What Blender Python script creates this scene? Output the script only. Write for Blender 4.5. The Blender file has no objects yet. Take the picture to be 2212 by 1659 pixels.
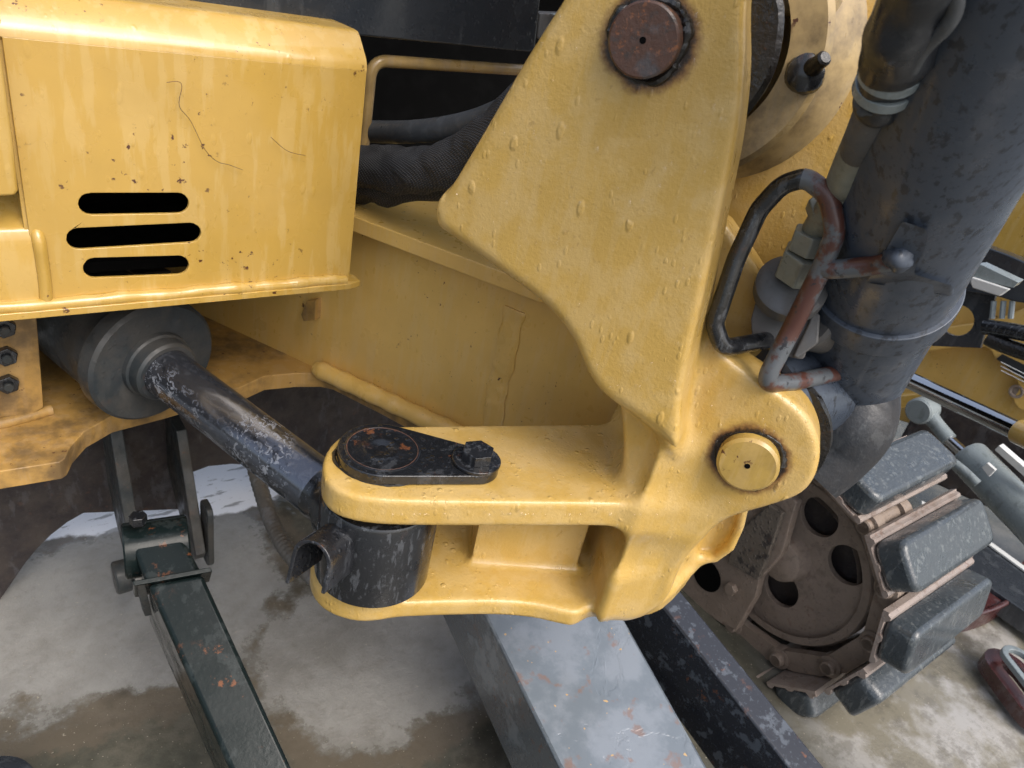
import bpy, bmesh, math, random
import numpy as np
from mathutils import Vector, Matrix, noise as mnoise
random.seed(7); rng = np.random.default_rng(7)
sc = bpy.context.scene
COL = sc.collection

# ------------------------------------------------------------------ camera
F = 1598.0                                   # focal length for a 2212 px wide picture
_X = np.array([2194, -440, F]); _X /= np.linalg.norm(_X)
_D = np.array([-608, 2770, F]); _D /= np.linalg.norm(_D)
_D -= _X*_D.dot(_X); _D /= np.linalg.norm(_D)
_Z = -_D; _Y = np.cross(_Z, _X)
R = np.stack([_X, _Y, _Z])                   # world = R @ camera(right, down, forward)
A = R @ np.array([674, -774, F]); A[2] = 0; A /= np.linalg.norm(A)     # axis of the boom pins
B = np.cross([0, 0, 1], A)
C = np.array([0.93174, -0.363125, 0.0])      # direction of the clevis arms
CAM = np.array([0, 0, 1.05])
cd = bpy.data.cameras.new('camera'); cam = bpy.data.objects.new('camera', cd); COL.objects.link(cam)
m = np.eye(4); m[:3, 0] = R @ [1, 0, 0]; m[:3, 1] = R @ [0, -1, 0]; m[:3, 2] = R @ [0, 0, -1]; m[:3, 3] = CAM
cam.matrix_world = Matrix(m.tolist()); cd.lens = 36*F/2212; cd.sensor_width = 36; cd.clip_start = .01; cd.clip_end = 200
sc.camera = cam
cd.dof.use_dof = True; cd.dof.focus_distance = 0.72; cd.dof.aperture_fstop = 14

# ------------------------------------------------------------------ light
SUN_EL, SUN_AZ = math.radians(52), math.radians(-84)      # azimuth of the sun as seen from above, from +X
w = bpy.data.worlds.new('World'); sc.world = w; w.use_nodes = True
nt = w.node_tree; bg = nt.nodes['Background']
sky = nt.nodes.new('ShaderNodeTexSky'); sky.sky_type = 'NISHITA'; sky.sun_disc = False
sky.sun_elevation = SUN_EL; sky.sun_rotation = math.pi/2 - SUN_AZ
sky.air_density = 1.0; sky.dust_density = 5.0; sky.ozone_density = 1.0
hsv = nt.nodes.new('ShaderNodeHueSaturation'); hsv.inputs['Saturation'].default_value = .68
nt.links.new(sky.outputs[0], hsv.inputs['Color']); nt.links.new(hsv.outputs[0], bg.inputs[0]); bg.inputs[1].default_value = .15
sl = bpy.data.lights.new('sun', 'SUN'); sl.energy = 0.75; sl.angle = math.radians(35); sl.color = (1, .97, .93)
so = bpy.data.objects.new('sun', sl); COL.objects.link(so)
sd = Vector((math.cos(SUN_EL)*math.cos(SUN_AZ), math.cos(SUN_EL)*math.sin(SUN_AZ), math.sin(SUN_EL)))
so.rotation_euler = sd.to_track_quat('Z', 'Y').to_euler(); so.location = (0, 0, 5)
sc.view_settings.view_transform = 'Standard'; sc.view_settings.look = 'None'; sc.view_settings.gamma = 1
sc.view_settings.exposure = 0.84

# ------------------------------------------------------------------ geometry helpers
def ray(px, py):
    v = R @ np.array([px-1106, py-829.5, F]); return v/np.linalg.norm(v)
def on(px, py, n, d):
    n = np.asarray(n, float); r = ray(px, py); return CAM + r*((d-CAM.dot(n))/r.dot(n))
def pz(px, py, z): return on(px, py, (0, 0, 1), z)
def pa(px, py, a): return on(px, py, A, a)
def px_(px, py, x): return on(px, py, (1, 0, 0), x)
def py_(px, py, y): return on(px, py, (0, 1, 0), y)
def pd(px, py, d): return CAM + ray(px, py)*d
def nrm(v): v = np.asarray(v, float); return v/np.linalg.norm(v)
UP = np.array([0, 0, 1.0])

def smooth_path(pts, sub=6, closed=False):
    pts = [np.asarray(p, float) for p in pts]; n = len(pts); out = []
    rngi = range(n if closed else n-1)
    for i in rngi:
        if closed: p0, p1, p2, p3 = pts[(i-1) % n], pts[i], pts[(i+1) % n], pts[(i+2) % n]
        else: p0, p1, p2, p3 = pts[max(i-1, 0)], pts[i], pts[i+1], pts[min(i+2, n-1)]
        for k in range(sub):
            t = k/sub
            out.append(.5*((2*p1)+(-p0+p2)*t+(2*p0-5*p1+4*p2-p3)*t*t+(-p0+3*p1-3*p2+p3)*t**3))
    if not closed: out.append(pts[-1])
    return out
def round_corners(pts, r, seg=5, closed=True):
    """fillet the corners of a polyline; r is one radius or one per corner"""
    pts = [np.asarray(p, float) for p in pts]; n = len(pts); out = []
    for i, p in enumerate(pts):
        rr = r[i] if hasattr(r, '__len__') else r
        if (not closed and i in (0, n-1)) or rr <= 0: out.append(p); continue
        a = pts[(i-1) % n]-p; b = pts[(i+1) % n]-p; la, lb = np.linalg.norm(a), np.linalg.norm(b)
        a /= la; b /= lb; ang = math.acos(max(-1, min(1, a.dot(b))))
        if ang > 3.05: out.append(p); continue
        t = min(rr/math.tan(ang/2), la*.48, lb*.48)
        s, e = p+a*t, p+b*t
        for k in range(seg+1):
            u = k/seg; out.append((1-u)**2*s+2*u*(1-u)*p+u*u*e)
    return out

def finish(name, me, mat, parent=None, bevel=0, bseg=2, angle=40, smooth=True, label=None, cat=None, group=None, kind=None, subsurf=0, origin=None):
    if smooth:
        me.polygons.foreach_set('use_smooth', [True]*len(me.polygons))
        try: me.set_sharp_from_angle(angle=math.radians(angle))
        except Exception: pass
    o = bpy.data.objects.new(name, me); COL.objects.link(o)
    if mat: me.materials.append(mat)
    base = np.zeros(3)
    if parent is not None:
        q = parent
        while q is not None: base = base+np.array(q.location); q = q.parent
        o.parent = parent
    if origin is None:
        co = np.empty(len(me.vertices)*3); me.vertices.foreach_get('co', co); co = co.reshape(-1, 3)
        origin = (co.min(0)+co.max(0))/2
        if parent is None: origin[2] = co[:, 2].min()
    me.transform(Matrix.Translation((-np.asarray(origin)).tolist())); o.location = (np.asarray(origin)-base).tolist()
    if bevel:
        b = o.modifiers.new('bevel', 'BEVEL'); b.width = bevel; b.segments = bseg; b.limit_method = 'ANGLE'; b.angle_limit = math.radians(35)
        b.harden_normals = True
    if subsurf:
        s = o.modifiers.new('sub', 'SUBSURF'); s.levels = s.render_levels = subsurf
    if label: o['label'] = label
    if cat: o['category'] = cat
    if group: o['group'] = group
    if kind: o['kind'] = kind
    return o
def thing(name, label, cat, loc, group=None):
    o = bpy.data.objects.new(name, None); COL.objects.link(o); o.location = np.asarray(loc).tolist(); o.empty_display_size = .03
    o['label'] = label; o['category'] = cat
    if group: o['group'] = group
    return o
def bm_mesh(bm, name='m'):
    bmesh.ops.recalc_face_normals(bm, faces=bm.faces)
    me = bpy.data.meshes.new(name); bm.to_mesh(me); bm.free(); return me
def add_prism(bm, pts, ext):
    ext = np.asarray(ext, float)
    a = [bm.verts.new(np.asarray(p).tolist()) for p in pts]; b = [bm.verts.new((np.asarray(p)+ext).tolist()) for p in pts]
    n = len(pts)
    bm.faces.new(a); bm.faces.new(b[::-1])
    for i in range(n): bm.faces.new((a[i], a[(i+1) % n], b[(i+1) % n], b[i]))
def prism(name, pts, ext, mat, parent=None, **k):
    bm = bmesh.new(); add_prism(bm, pts, ext); return finish(name, bm_mesh(bm), mat, parent, **k)
def add_box(bm, c, ax, ay, az):
    """box about centre c with half-axis vectors"""
    c, ax, ay, az = map(np.asarray, (c, ax, ay, az))
    add_prism(bm, [c-ax-ay-az, c+ax-ay-az, c+ax+ay-az, c-ax+ay-az], 2*az)
def box(name, c, ax, ay, az, mat, parent=None, **k):
    bm = bmesh.new(); add_box(bm, c, ax, ay, az); return finish(name, bm_mesh(bm), mat, parent, **k)
def frame_of(d):
    d = nrm(d); r = UP if abs(d[2]) < .9 else np.array([1.0, 0, 0])
    u = nrm(np.cross(r, d)); v = np.cross(d, u); return u, v, d
def add_lathe(bm, p0, d, prof, seg=32, start=None, jit=0):
    u, v, d = frame_of(d); rings = []
    for (t, r) in prof:
        if r <= 1e-6: rings.append([bm.verts.new((p0+d*t).tolist())]); continue
        ring = []
        for k in range(seg):
            an = 2*math.pi*k/seg; rr = r*(1+(random.random()-.5)*jit)
            ring.append(bm.verts.new((p0+d*t+(u*math.cos(an)+v*math.sin(an))*rr).tolist()))
        rings.append(ring)
    for a, b in zip(rings, rings[1:]):
        if len(a) == 1 and len(b) == 1: continue
        for k in range(seg):
            k2 = (k+1) % seg
            if len(a) == 1: bm.faces.new((a[0], b[k], b[k2]))
            elif len(b) == 1: bm.faces.new((a[k], a[k2], b[0]))
            else: bm.faces.new((a[k], a[k2], b[k2], b[k]))
def lathe(name, p0, d, prof, mat, parent=None, seg=40, jit=0, **k):
    bm = bmesh.new(); add_lathe(bm, np.asarray(p0, float), d, prof, seg, jit=jit); return finish(name, bm_mesh(bm), mat, parent, **k)
def disc_prof(t0, t1, r, b=.001):
    return [(t0, 0), (t0, r-b), (t0+b, r), (t1-b, r), (t1, r-b), (t1, 0)]
def add_tube(bm, pts, r, seg=12, closed=False):
    pts = [np.asarray(p, float) for p in pts]; n = len(pts)
    T = [nrm(pts[(i+1) % n]-pts[i-1]) if closed else nrm(pts[min(i+1, n-1)]-pts[max(i-1, 0)]) for i in range(n)]
    if hasattr(r, '__len__') and len(r) != n: r = np.interp(np.linspace(0, 1, n), np.linspace(0, 1, len(r)), r)
    u = frame_of(T[0])[0]; rings = []
    for i in range(n):
        u = nrm(u-T[i]*u.dot(T[i])); v = np.cross(T[i], u)
        rr = r[i] if hasattr(r, '__len__') else r
        rings.append([bm.verts.new((pts[i]+(u*math.cos(2*math.pi*k/seg)+v*math.sin(2*math.pi*k/seg))*rr).tolist()) for k in range(seg)])
    for i in range(n if closed else n-1):
        a, b = rings[i], rings[(i+1) % n]
        for k in range(seg): bm.faces.new((a[k], a[(k+1) % seg], b[(k+1) % seg], b[k]))
    if not closed: bm.faces.new(rings[0][::-1]); bm.faces.new(rings[-1])
def tube(name, pts, r, mat, parent=None, seg=14, closed=False, **k):
    bm = bmesh.new(); add_tube(bm, pts, r, seg, closed); return finish(name, bm_mesh(bm), mat, parent, **k)
def hexbolt(name, p, d, r, h, mat, parent, washer=None, **k):
    bm = bmesh.new(); p = np.asarray(p, float); u, v, dd = frame_of(d)
    if washer: add_lathe(bm, p, dd, disc_prof(0, washer[1], washer[0], .0006), 28)
    base = p+dd*(washer[1] if washer else 0)
    add_prism(bm, [base+(u*math.cos(i*math.pi/3+.3)+v*math.sin(i*math.pi/3+.3))*r for i in range(6)], dd*h)
    return finish(name, bm_mesh(bm), mat, parent, bevel=r*.12, **k)
def holed(name, o, u, v, n, outer, holes, t0, t1, mat, parent=None, **k):
    """plate with holes: 2-D outline in (u, v) about o, from t0 to t1 along n"""
    cu = bpy.data.curves.new('c', 'CURVE'); cu.dimensions = '2D'; cu.fill_mode = 'BOTH'; cu.extrude = abs(t1-t0)/2
    for loop in [outer]+list(holes):
        s = cu.splines.new('POLY'); s.points.add(len(loop)-1); s.use_cyclic_u = True
        for i, q in enumerate(loop): s.points[i].co = (q[0], q[1], 0, 1)
    ob = bpy.data.objects.new('c', cu); COL.objects.link(ob)
    dg = bpy.context.evaluated_depsgraph_get(); me = bpy.data.meshes.new_from_object(ob.evaluated_get(dg))
    bpy.data.objects.remove(ob); bpy.data.curves.remove(cu)
    u, v, n = map(nrm, (u, v, n)); M = np.eye(4); M[:3, 0] = u; M[:3, 1] = v; M[:3, 2] = n; M[:3, 3] = np.asarray(o)+n*(t0+t1)/2
    me.transform(Matrix(M.tolist())); me.materials.clear()
    bm = bmesh.new(); bm.from_mesh(me); bmesh.ops.remove_doubles(bm, verts=bm.verts, dist=1e-6); 
    me2 = bm_mesh(bm); return finish(name, me2, mat, parent, **k)
def circle2(c, r, n=32): return [(c[0]+r*math.cos(2*math.pi*i/n), c[1]+r*math.sin(2*math.pi*i/n)) for i in range(n)]
def slot2(p, q, r, n=9):
    p, q = np.array(p), np.array(q); d = nrm(q-p); e = np.array([-d[1], d[0]]); out = []
    for k in range(n): an = math.pi/2+math.pi*k/(n-1); out.append(tuple(p+r*(d*math.cos(an)+e*math.sin(an))))
    for k in range(n): an = -math.pi/2+math.pi*k/(n-1); out.append(tuple(q+r*(d*math.cos(an)+e*math.sin(an))))
    return out

# ------------------------------------------------------------------ materials
class NT:
    def __init__(s, name):
        s.m = bpy.data.materials.new(name); s.m.use_nodes = True; s.t = s.m.node_tree; s.b = s.t.nodes['Principled BSDF']
        s.geo = s.t.nodes.new('ShaderNodeNewGeometry'); s.pos = s.geo.outputs['Position']
    def n(s, ty, **k):
        x = s.t.nodes.new(ty)
        for a, v in k.items(): setattr(x, a, v)
        return x
    def l(s, a, b): s.t.links.new(a, b)
    def put(s, inp, v):
        if hasattr(v, 'is_linked') or isinstance(v, bpy.types.NodeSocket): s.l(v, inp)
        elif isinstance(v, (tuple, list)): inp.default_value = tuple(v)+((1,) if len(v) == 3 and len(inp.default_value) == 4 else ())
        else: inp.default_value = v
    def map(s, scale=(1, 1, 1), rot=(0, 0, 0), loc=(0, 0, 0)):
        x = s.n('ShaderNodeMapping'); s.l(s.pos, x.inputs[0]); x.inputs['Scale'].default_value = scale; x.inputs['Rotation'].default_value = rot
        x.inputs['Location'].default_value = loc; return x.outputs[0]
    def noise(s, scale, detail=4, rough=.55, vec=None, dist=0):
        x = s.n('ShaderNodeTexNoise'); s.l(vec or s.pos, x.inputs['Vector']); x.inputs['Scale'].default_value = scale
        x.inputs['Detail'].default_value = detail; x.inputs['Roughness'].default_value = rough; x.inputs['Distortion'].default_value = dist
        return x.outputs['Fac']
    def voro(s, scale, vec=None, feature='F1', out='Distance'):
        x = s.n('ShaderNodeTexVoronoi', feature=feature); s.l(vec or s.pos, x.inputs['Vector']); x.inputs['Scale'].default_value = scale
        return x.outputs[out]
    def step(s, v, lo, hi, a=0., b=1.):
        x = s.n('ShaderNodeMapRange', interpolation_type='SMOOTHSTEP'); s.put(x.inputs[0], v)
        x.inputs[1].default_value = lo; x.inputs[2].default_value = hi; x.inputs[3].default_value = a; x.inputs[4].default_value = b
        return x.outputs[0]
    def math(s, op, a, b=0.):
        x = s.n('ShaderNodeMath', operation=op); s.put(x.inputs[0], a); s.put(x.inputs[1], b); return x.outputs[0]
    def mix(s, f, a, b):
        x = s.n('ShaderNodeMix', data_type='RGBA'); s.put(x.inputs[0], f); s.put(x.inputs[6], a); s.put(x.inputs[7], b); return x.outputs[2]
    def bump(s, h, strength, dist, prev=None):
        x = s.n('ShaderNodeBump'); x.inputs['Strength'].default_value = strength; x.inputs['Distance'].default_value = dist
        s.l(h, x.inputs['Height'])
        if prev is not None: s.l(prev, x.inputs['Normal'])
        return x.outputs[0]
    def out(s, col, rough, bump=None, metal=0., coat=0., spec=None):
        s.put(s.b.inputs['Base Color'], col); s.put(s.b.inputs['Roughness'], rough); s.put(s.b.inputs['Metallic'], metal)
        s.b.inputs['Coat Weight'].default_value = coat; s.b.inputs['Coat Roughness'].default_value = .08
        if spec is not None: s.b.inputs['Specular IOR Level'].default_value = spec
        if bump is not None: s.l(bump, s.b.inputs['Normal'])
        return s.m

RUST = (.085, .03, .014)
def yellow(name, base=(.52, .325, .070), pale=(.57, .39, .15), streak=.55, rust=.35, cast=0., rough=.32, drops=.5, dirt=.0, coat=.25, halos=()):
    t = NT(name)
    st = t.noise(1, 4, .6, t.map((75, 75, 11))); st = t.step(st, .50, .58)
    big = t.noise(9, 4)
    col = t.mix(t.math('MULTIPLY', st, streak), base, pale)
    dk = tuple(c*.78 for c in base)
    col = t.mix(t.step(big, .35, .7, 0, .5), col, dk)
    if cast:   # mottled thick paint on casting
        mo = t.step(t.noise(30, 5, .6), .42, .62); col = t.mix(t.math('MULTIPLY', mo, .5), col, pale)
    if dirt:
        dm = t.math('MULTIPLY', t.step(t.noise(14, 6, .65), .38, .66), dirt); col = t.mix(dm, col, (.075, .05, .028))
    fine = t.step(t.noise(260, 2), .66, .76, 0, .25); col = t.mix(fine, col, (.16, .10, .03))
    rm = t.math('MULTIPLY', t.step(t.noise(105, 4, .65), .655-.02*rust, .69-.02*rust), t.step(t.noise(13, 3), .50, .58)); 
    rm = t.math('MULTIPLY', rm, min(1, rust*2.5)); col = t.mix(rm, col, RUST)
    if rust > .45: col = t.mix(t.math('MULTIPLY', t.step(t.noise(70, 5, .7), .665, .69), t.step(t.noise(7, 2), .5, .56)), col, RUST)
    if cast:
        pt = t.step(t.geo.outputs['Pointiness'], .53, .57); ch = t.math('MULTIPLY', t.math('MULTIPLY', pt, t.step(t.noise(120, 4, .7), .55, .62)), t.step(t.noise(9, 2), .5, .58)); col = t.mix(ch, col, RUST)
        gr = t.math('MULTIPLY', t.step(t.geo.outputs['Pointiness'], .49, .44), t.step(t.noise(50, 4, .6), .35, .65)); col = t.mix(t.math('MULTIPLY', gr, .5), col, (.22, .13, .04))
    for (hx, hy), ha, hr in halos:      # burnt grease halo round each pin
        vd = t.n('ShaderNodeVectorMath', operation='DISTANCE'); t.l(t.pos, vd.inputs[0]); vd.inputs[1].default_value = pa(hx, hy, ha).tolist()
        hd_ = t.math('ADD', vd.outputs['Value'], t.math('MULTIPLY', t.math('SUBTRACT', t.noise(45, 6, .75), .5), .016))
        col = t.mix(t.step(hd_, hr+.0085, hr+.001), col, (.20, .10, .03)); col = t.mix(t.step(hd_, hr+.003, hr-.001), col, (.02, .011, .007))
    vec = t.map((1, 1, .45))
    v1 = t.voro(62, vec); sel = t.step(t.noise(23, 1), .5, .56)
    d = t.math('MULTIPLY', t.step(v1, .22, .10), sel)
    v2 = t.voro(150, vec); d2 = t.math('MULTIPLY', t.step(v2, .28, .12), t.step(t.noise(31, 1), .52, .57))
    dd = t.math('ADD', d, t.math('MULTIPLY', d2, .4))
    b = t.bump(dd, drops, .0022)
    if cast: b = t.bump(t.noise(330, 4, .65), .45*cast, .0012, b); b = t.bump(t.noise(40, 3), .12*cast, .003, b)
    else: b = t.bump(t.noise(300, 2), .08, .0008, b); b = t.bump(t.noise(12, 2), .12, .004, b)
    rg = t.math('SUBTRACT', t.step(t.noise(20, 3), .3, .7, rough-.06, rough+.14), t.math('MULTIPLY', dd, .2))
    return t.out(col, rg, b, coat=coat)
Y_SHEET = yellow('yellow_sheet_paint', pale=(.58, .40, .14), streak=.6, rust=.9, drops=.16, rough=.26, coat=.6)
Y_CAST = yellow('yellow_cast_paint', base=(.54, .345, .085), pale=(.58, .41, .17), streak=.3, rust=.08, cast=1., drops=.5, halos=(((1617, 992), .588, .0300), ((1402, 86), .540, .0285)), rough=.30)
Y_FRAME = yellow('yellow_frame_paint', base=(.66, .42, .115), pale=(.66, .46, .19), rust=.4, drops=.1, streak=.4, dirt=.05)
Y_DIRTY = yellow('yellow_dirty_paint', base=(.47, .275, .075), pale=(.5, .33, .16), rust=.7, drops=.0, streak=.4, dirt=.8, rough=.5, coat=0)
Y_PALE = yellow('pale_dirty_yellow_paint', base=(.46, .33, .15), pale=(.42, .32, .18), rust=.4, drops=.0, dirt=.85, rough=.3)

def dark(name, base, spot=(.25, .27, .3), spots=.4, rough=.25, rust=.2, coat=.3, bumpy=.15, pits=1., streak=(40, 40, 14), metal=0., dirt=0.):
    t = NT(name); v = t.map(streak)
    s = t.step(t.noise(1, 5, .65, v), .55, .62); col = t.mix(t.math('MULTIPLY', s, spots), base, spot)
    fine = t.step(t.noise(220, 3, .6), .6, .68, 0, spots*.6); col = t.mix(fine, col, spot)
    rm = t.math('MULTIPLY', t.step(t.noise(60, 5, .7), .58, .66), t.step(t.noise(8, 2), .48, .6, 0, rust)); col = t.mix(rm, col, (.16, .06, .025))
    if dirt: col = t.mix(t.math('MULTIPLY', t.step(t.noise(17, 6, .7), .35, .65), dirt), col, (.12, .095, .07))
    b = t.bump(t.noise(160, 4, .6), bumpy, .0015); b = t.bump(t.step(t.voro(120), .3, .1), .25*bumpy/.15*pits, .001, b)
    rg = t.step(t.noise(25, 5, .6), .35, .65, rough*.6, rough*1.7)
    return t.out(col, rg, b, coat=coat, metal=metal)
BLACK = dark('wet_black_paint', (.010, .011, .013), spots=.16, streak=(150, 150, 38), rough=.2, pits=.4)
KEEPER = dark('greasy_black_plate', (.010, .011, .013), spots=.10, rust=.9, rough=.13, bumpy=.35)
SKIRT = dark('black_plastic_skirt', (.026, .031, .038), spots=.3, spot=(.09, .10, .11), rough=.2, rust=0, streak=(30, 30, 5))
BARREL = dark('boom_cylinder_grey', (.050, .064, .088), spot=(.010, .012, .017), spots=.65, rough=.36, coat=.15, rust=.03, streak=(150, 150, 30), bumpy=.08, pits=.3)
GREEN = dark('dark_green_black_paint', (.007, .012, .012), spots=.10, spot=(.14, .16, .16), rust=.9, rough=.17, bumpy=.09, coat=.0, pits=.1); GREEN.node_tree.nodes['Principled BSDF'].inputs['Specular IOR Level'].default_value = .18
GREYB = dark('grey_bracket_paint', (.026, .032, .034), spots=.2, spot=(.10, .10, .09), rust=.5, rough=.5, coat=0, dirt=.35)
FRAMED = dark('frame_dark_paint', (.022, .017, .018), spots=.1, rust=.2, rough=.5, coat=0, dirt=.25)
BEAM = dark('wet_beam_paint', (.085, .10, .115), spots=.5, spot=(.22, .25, .27), rust=.5, rough=.1, coat=.6, streak=(9, 9, 9), bumpy=.12)
GLAND = dark('dirty_cylinder_head', (.022, .028, .032), spots=.2, spot=(.06, .06, .055), rust=.1, rough=.5, coat=0, dirt=.22)
HOSE = dark('weathered_rubber_hose', (.06, .065, .07), spots=.35, spot=(.10, .105, .11), rust=0, rough=.45, coat=0, streak=(60, 60, 60))
PLATED = dark('zinc_plated_fitting', (.25, .265, .23), spots=.4, spot=(.12, .12, .10), rust=.3, rough=.4, coat=0, metal=.3, dirt=.3)
FITBLK = dark('grey_fitting_block', (.10, .105, .11), spots=.3, spot=(.03, .03, .032), rust=.2, rough=.5, coat=0, metal=.1, dirt=.3)
MUD = dark('muddy_steel', (.26, .205, .165), spots=.35, spot=(.11, .08, .065), rust=.3, rough=.55, coat=0, bumpy=.5, streak=(30, 30, 30), dirt=.3)
SHOE = dark('worn_track_shoe_steel', (.30, .25, .22), spots=.4, spot=(.16, .10, .07), rust=.6, rough=.4, coat=0, bumpy=.3, metal=.2)
PAD = dark('grey_rubber_pad', (.040, .050, .058), spots=.45, spot=(.17, .185, .185), rust=0, rough=.3, coat=.4, bumpy=.7, streak=(110, 110, 28), pits=.3)
MAROON = dark('maroon_primer', (.05, .014, .014), spots=.1, rust=.2, rough=.3)
GREYCYL = dark('grey_cylinder_paint', (.20, .235, .245), spots=.3, spot=(.05, .06, .06), rust=.05, rough=.3)
WHITEP = dark('off_white_paint', (.55, .56, .55), spots=.1, rust=0, rough=.4, coat=0)
def plain(name, col, rough, metal=0., coat=0.):
    t = NT(name); b = t.bump(t.noise(200, 3), .1, .001); return t.out(col, t.step(t.noise(30, 4), .3, .7, rough*.7, rough*1.4), b, metal=metal, coat=coat)
GREASE = dark('black_grease', (.006, .005, .004), spots=.1, spot=(.05, .03, .02), rust=.3, rough=.3, bumpy=1.2, pits=0.)
CHROME = plain('chrome_rod', (.62, .63, .65), .07, 1.)
VOID = plain('interior_shade_black', (.004, .004, .004), .95); VOID.node_tree.nodes['Principled BSDF'].inputs['Specular IOR Level'].default_value = .05  # near-black colour stands in for shade inside the bay and holes
def rusty():
    t = NT('rusty_pin_steel'); a = t.noise(70, 6, .7)
    col = t.mix(t.step(a, .35, .5), (.05, .036, .031), (.085, .040, .026)); col = t.mix(t.step(t.noise(180, 5, .7), .56, .64), col, (.20, .075, .03))
    col = t.mix(t.step(t.noise(45, 4), .56, .66, 0, .7), col, (.07, .07, .075))
    return t.out(col, t.step(a, .3, .7, .3, .6), t.bump(t.noise(160, 5, .7), .5, .0015), coat=.15)
RUSTY = rusty()
def rodmat():
    t = NT('worn_black_chrome_rod'); v = t.map((26, 26, 90))
    base = (.13, .14, .165)
    fl = t.step(t.noise(1, 5, .7, t.map((140, 90, 140)), dist=1.0), .535, .575)
    near = t.step(t.noise(9, 2), .38, .6, .15, 1.)
    m = t.math('MULTIPLY', fl, near)
    col = t.mix(m, base, (.30, .32, .36)); dk = t.step(t.noise(1, 6, .7, t.map((120, 80, 120), loc=(4, 4, 4)), dist=.8), .57, .61)
    col = t.mix(t.math('MULTIPLY', dk, near), col, (.02, .02, .022))
    rg = t.math('ADD', t.math('MULTIPLY', m, .3), .16); met = t.math('SUBTRACT', .85, t.math('MULTIPLY', m, .4))
    return t.out(col, rg, t.bump(m, .2, .0006), metal=met)
ROD = rodmat()
def fabric():
    t = NT('woven_sleeve_fabric'); x = t.n('ShaderNodeTexWave'); t.l(t.map((1, 1, 1), rot=(.6, .5, .3)), x.inputs[0]); x.inputs['Scale'].default_value = 150
    y = t.n('ShaderNodeTexWave'); t.l(t.map((1, 1, 1), rot=(-.6, -.9, 1.2)), y.inputs[0]); y.inputs['Scale'].default_value = 150
    h = t.math('MULTIPLY', x.outputs['Fac'], y.outputs['Fac'])
    return t.out(t.mix(h, (.022, .022, .024), (.085, .088, .09)), .7, t.bump(h, .8, .002))
FABRIC = fabric()
def concrete():
    t = NT('wet_concrete')
    a = t.noise(2.2, 8, .6); bb = t.noise(7, 8, .62); f = t.noise(60, 5, .7)
    dry = t.mix(t.step(bb, .3, .7), (.205, .198, .18), (.30, .292, .27)); dry = t.mix(t.step(f, .45, .75, 0, .35), dry, (.14, .13, .11)); dry = t.mix(t.step(t.noise(4, 7, .7), .5, .66, 0, .6), dry, (.17, .16, .14))
    wetc = t.mix(t.step(bb, .35, .65), (.06, .062, .05), (.125, .115, .09)); wetc = t.mix(t.step(f, .4, .7, 0, .5), wetc, (.05, .048, .036))
    # one dry pale patch under the bracket, wet around it
    sx = t.n('ShaderNodeSeparateXYZ'); t.l(t.pos, sx.inputs[0])
    def gauss(cx, cy, rx, ry):
        dx = t.math('DIVIDE', t.math('SUBTRACT', sx.outputs[0], cx), rx); dy = t.math('DIVIDE', t.math('SUBTRACT', sx.outputs[1], cy), ry)
        return t.math('SQRT', t.math('ADD', t.math('MULTIPLY', dx, dx), t.math('MULTIPLY', dy, dy)))
    return t, a, bb, f, dry, wetc, gauss
def concrete_finish():
    t, a, bb, f, dry, wetc, gauss = concrete()
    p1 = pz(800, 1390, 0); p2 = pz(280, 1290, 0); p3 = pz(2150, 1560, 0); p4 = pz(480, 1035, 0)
    d1 = gauss(p1[0], p1[1], .19, .17); d2 = gauss(p2[0], p2[1], .28, .20)
    dist = t.math('MINIMUM', d1, d2)
    dist = t.math('ADD', dist, t.math('MULTIPLY', t.math('SUBTRACT', a, .5), .8)); dist = t.math('ADD', dist, t.math('MULTIPLY', t.math('SUBTRACT', bb, .5), 1.0))
    dist = t.math('ADD', dist, t.math('MULTIPLY', t.math('SUBTRACT', t.noise(24, 7, .7), .5), .45))
    wet = t.step(dist, .90, 1.08); band = t.math('MULTIPLY', wet, t.step(dist, 1.38, 1.22))
    pud = t.math('MULTIPLY', wet, t.step(t.noise(5, 6, .6), .50, .53))
    wetc = t.mix(t.math('MULTIPLY', band, .55), wetc, (.15, .12, .088))
    p3m = t.step(gauss(p3[0], p3[1], .45, .45), 1.1, .6)
    lightwet = t.mix(t.step(bb, .42, .56), (.33, .32, .30), (.19, .175, .135)); lightwet = t.mix(t.step(t.noise(19, 6, .7), .5, .62, 0, .5), lightwet, (.12, .11, .09))
    wc = t.mix(p3m, wetc, lightwet)
    col = t.mix(wet, dry, wc)
    dk = t.step(t.noise(3.3, 7, .65), .52, .64, 0, .55); col = t.mix(t.math('MULTIPLY', dk, wet), col, (.035, .032, .024))
    glare = t.step(t.math('ADD', gauss(p4[0], p4[1], .40, .10), t.math('MULTIPLY', t.math('SUBTRACT', bb, .5), .9)), 1.0, .9)  # sky glare on the wet ground, painted as a near-white patch
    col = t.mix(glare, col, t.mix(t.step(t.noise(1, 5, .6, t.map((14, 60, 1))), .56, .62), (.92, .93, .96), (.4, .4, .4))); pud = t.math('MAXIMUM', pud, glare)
    mica = t.step(t.noise(240, 2), .68, .74, 0, .6); col = t.mix(mica, col, (.42, .38, .30))
    rg = t.mix(wet, (.36,)*3, (.11,)*3); rg = t.mix(pud, rg, (.04,)*3)
    h = t.math('ADD', t.math('MULTIPLY', f, .6), t.noise(25, 8, .7)); h = t.math('ADD', h, t.math('MULTIPLY', t.noise(170, 3, .6), .3))
    b = t.n('ShaderNodeBump'); b.inputs['Distance'].default_value = .006; t.l(h, b.inputs['Height'])
    t.l(t.step(pud, 0, 1, .42, .08), b.inputs['Strength'])
    return t.out(col, rg, b.outputs[0])
CONC = concrete_finish()
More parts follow.
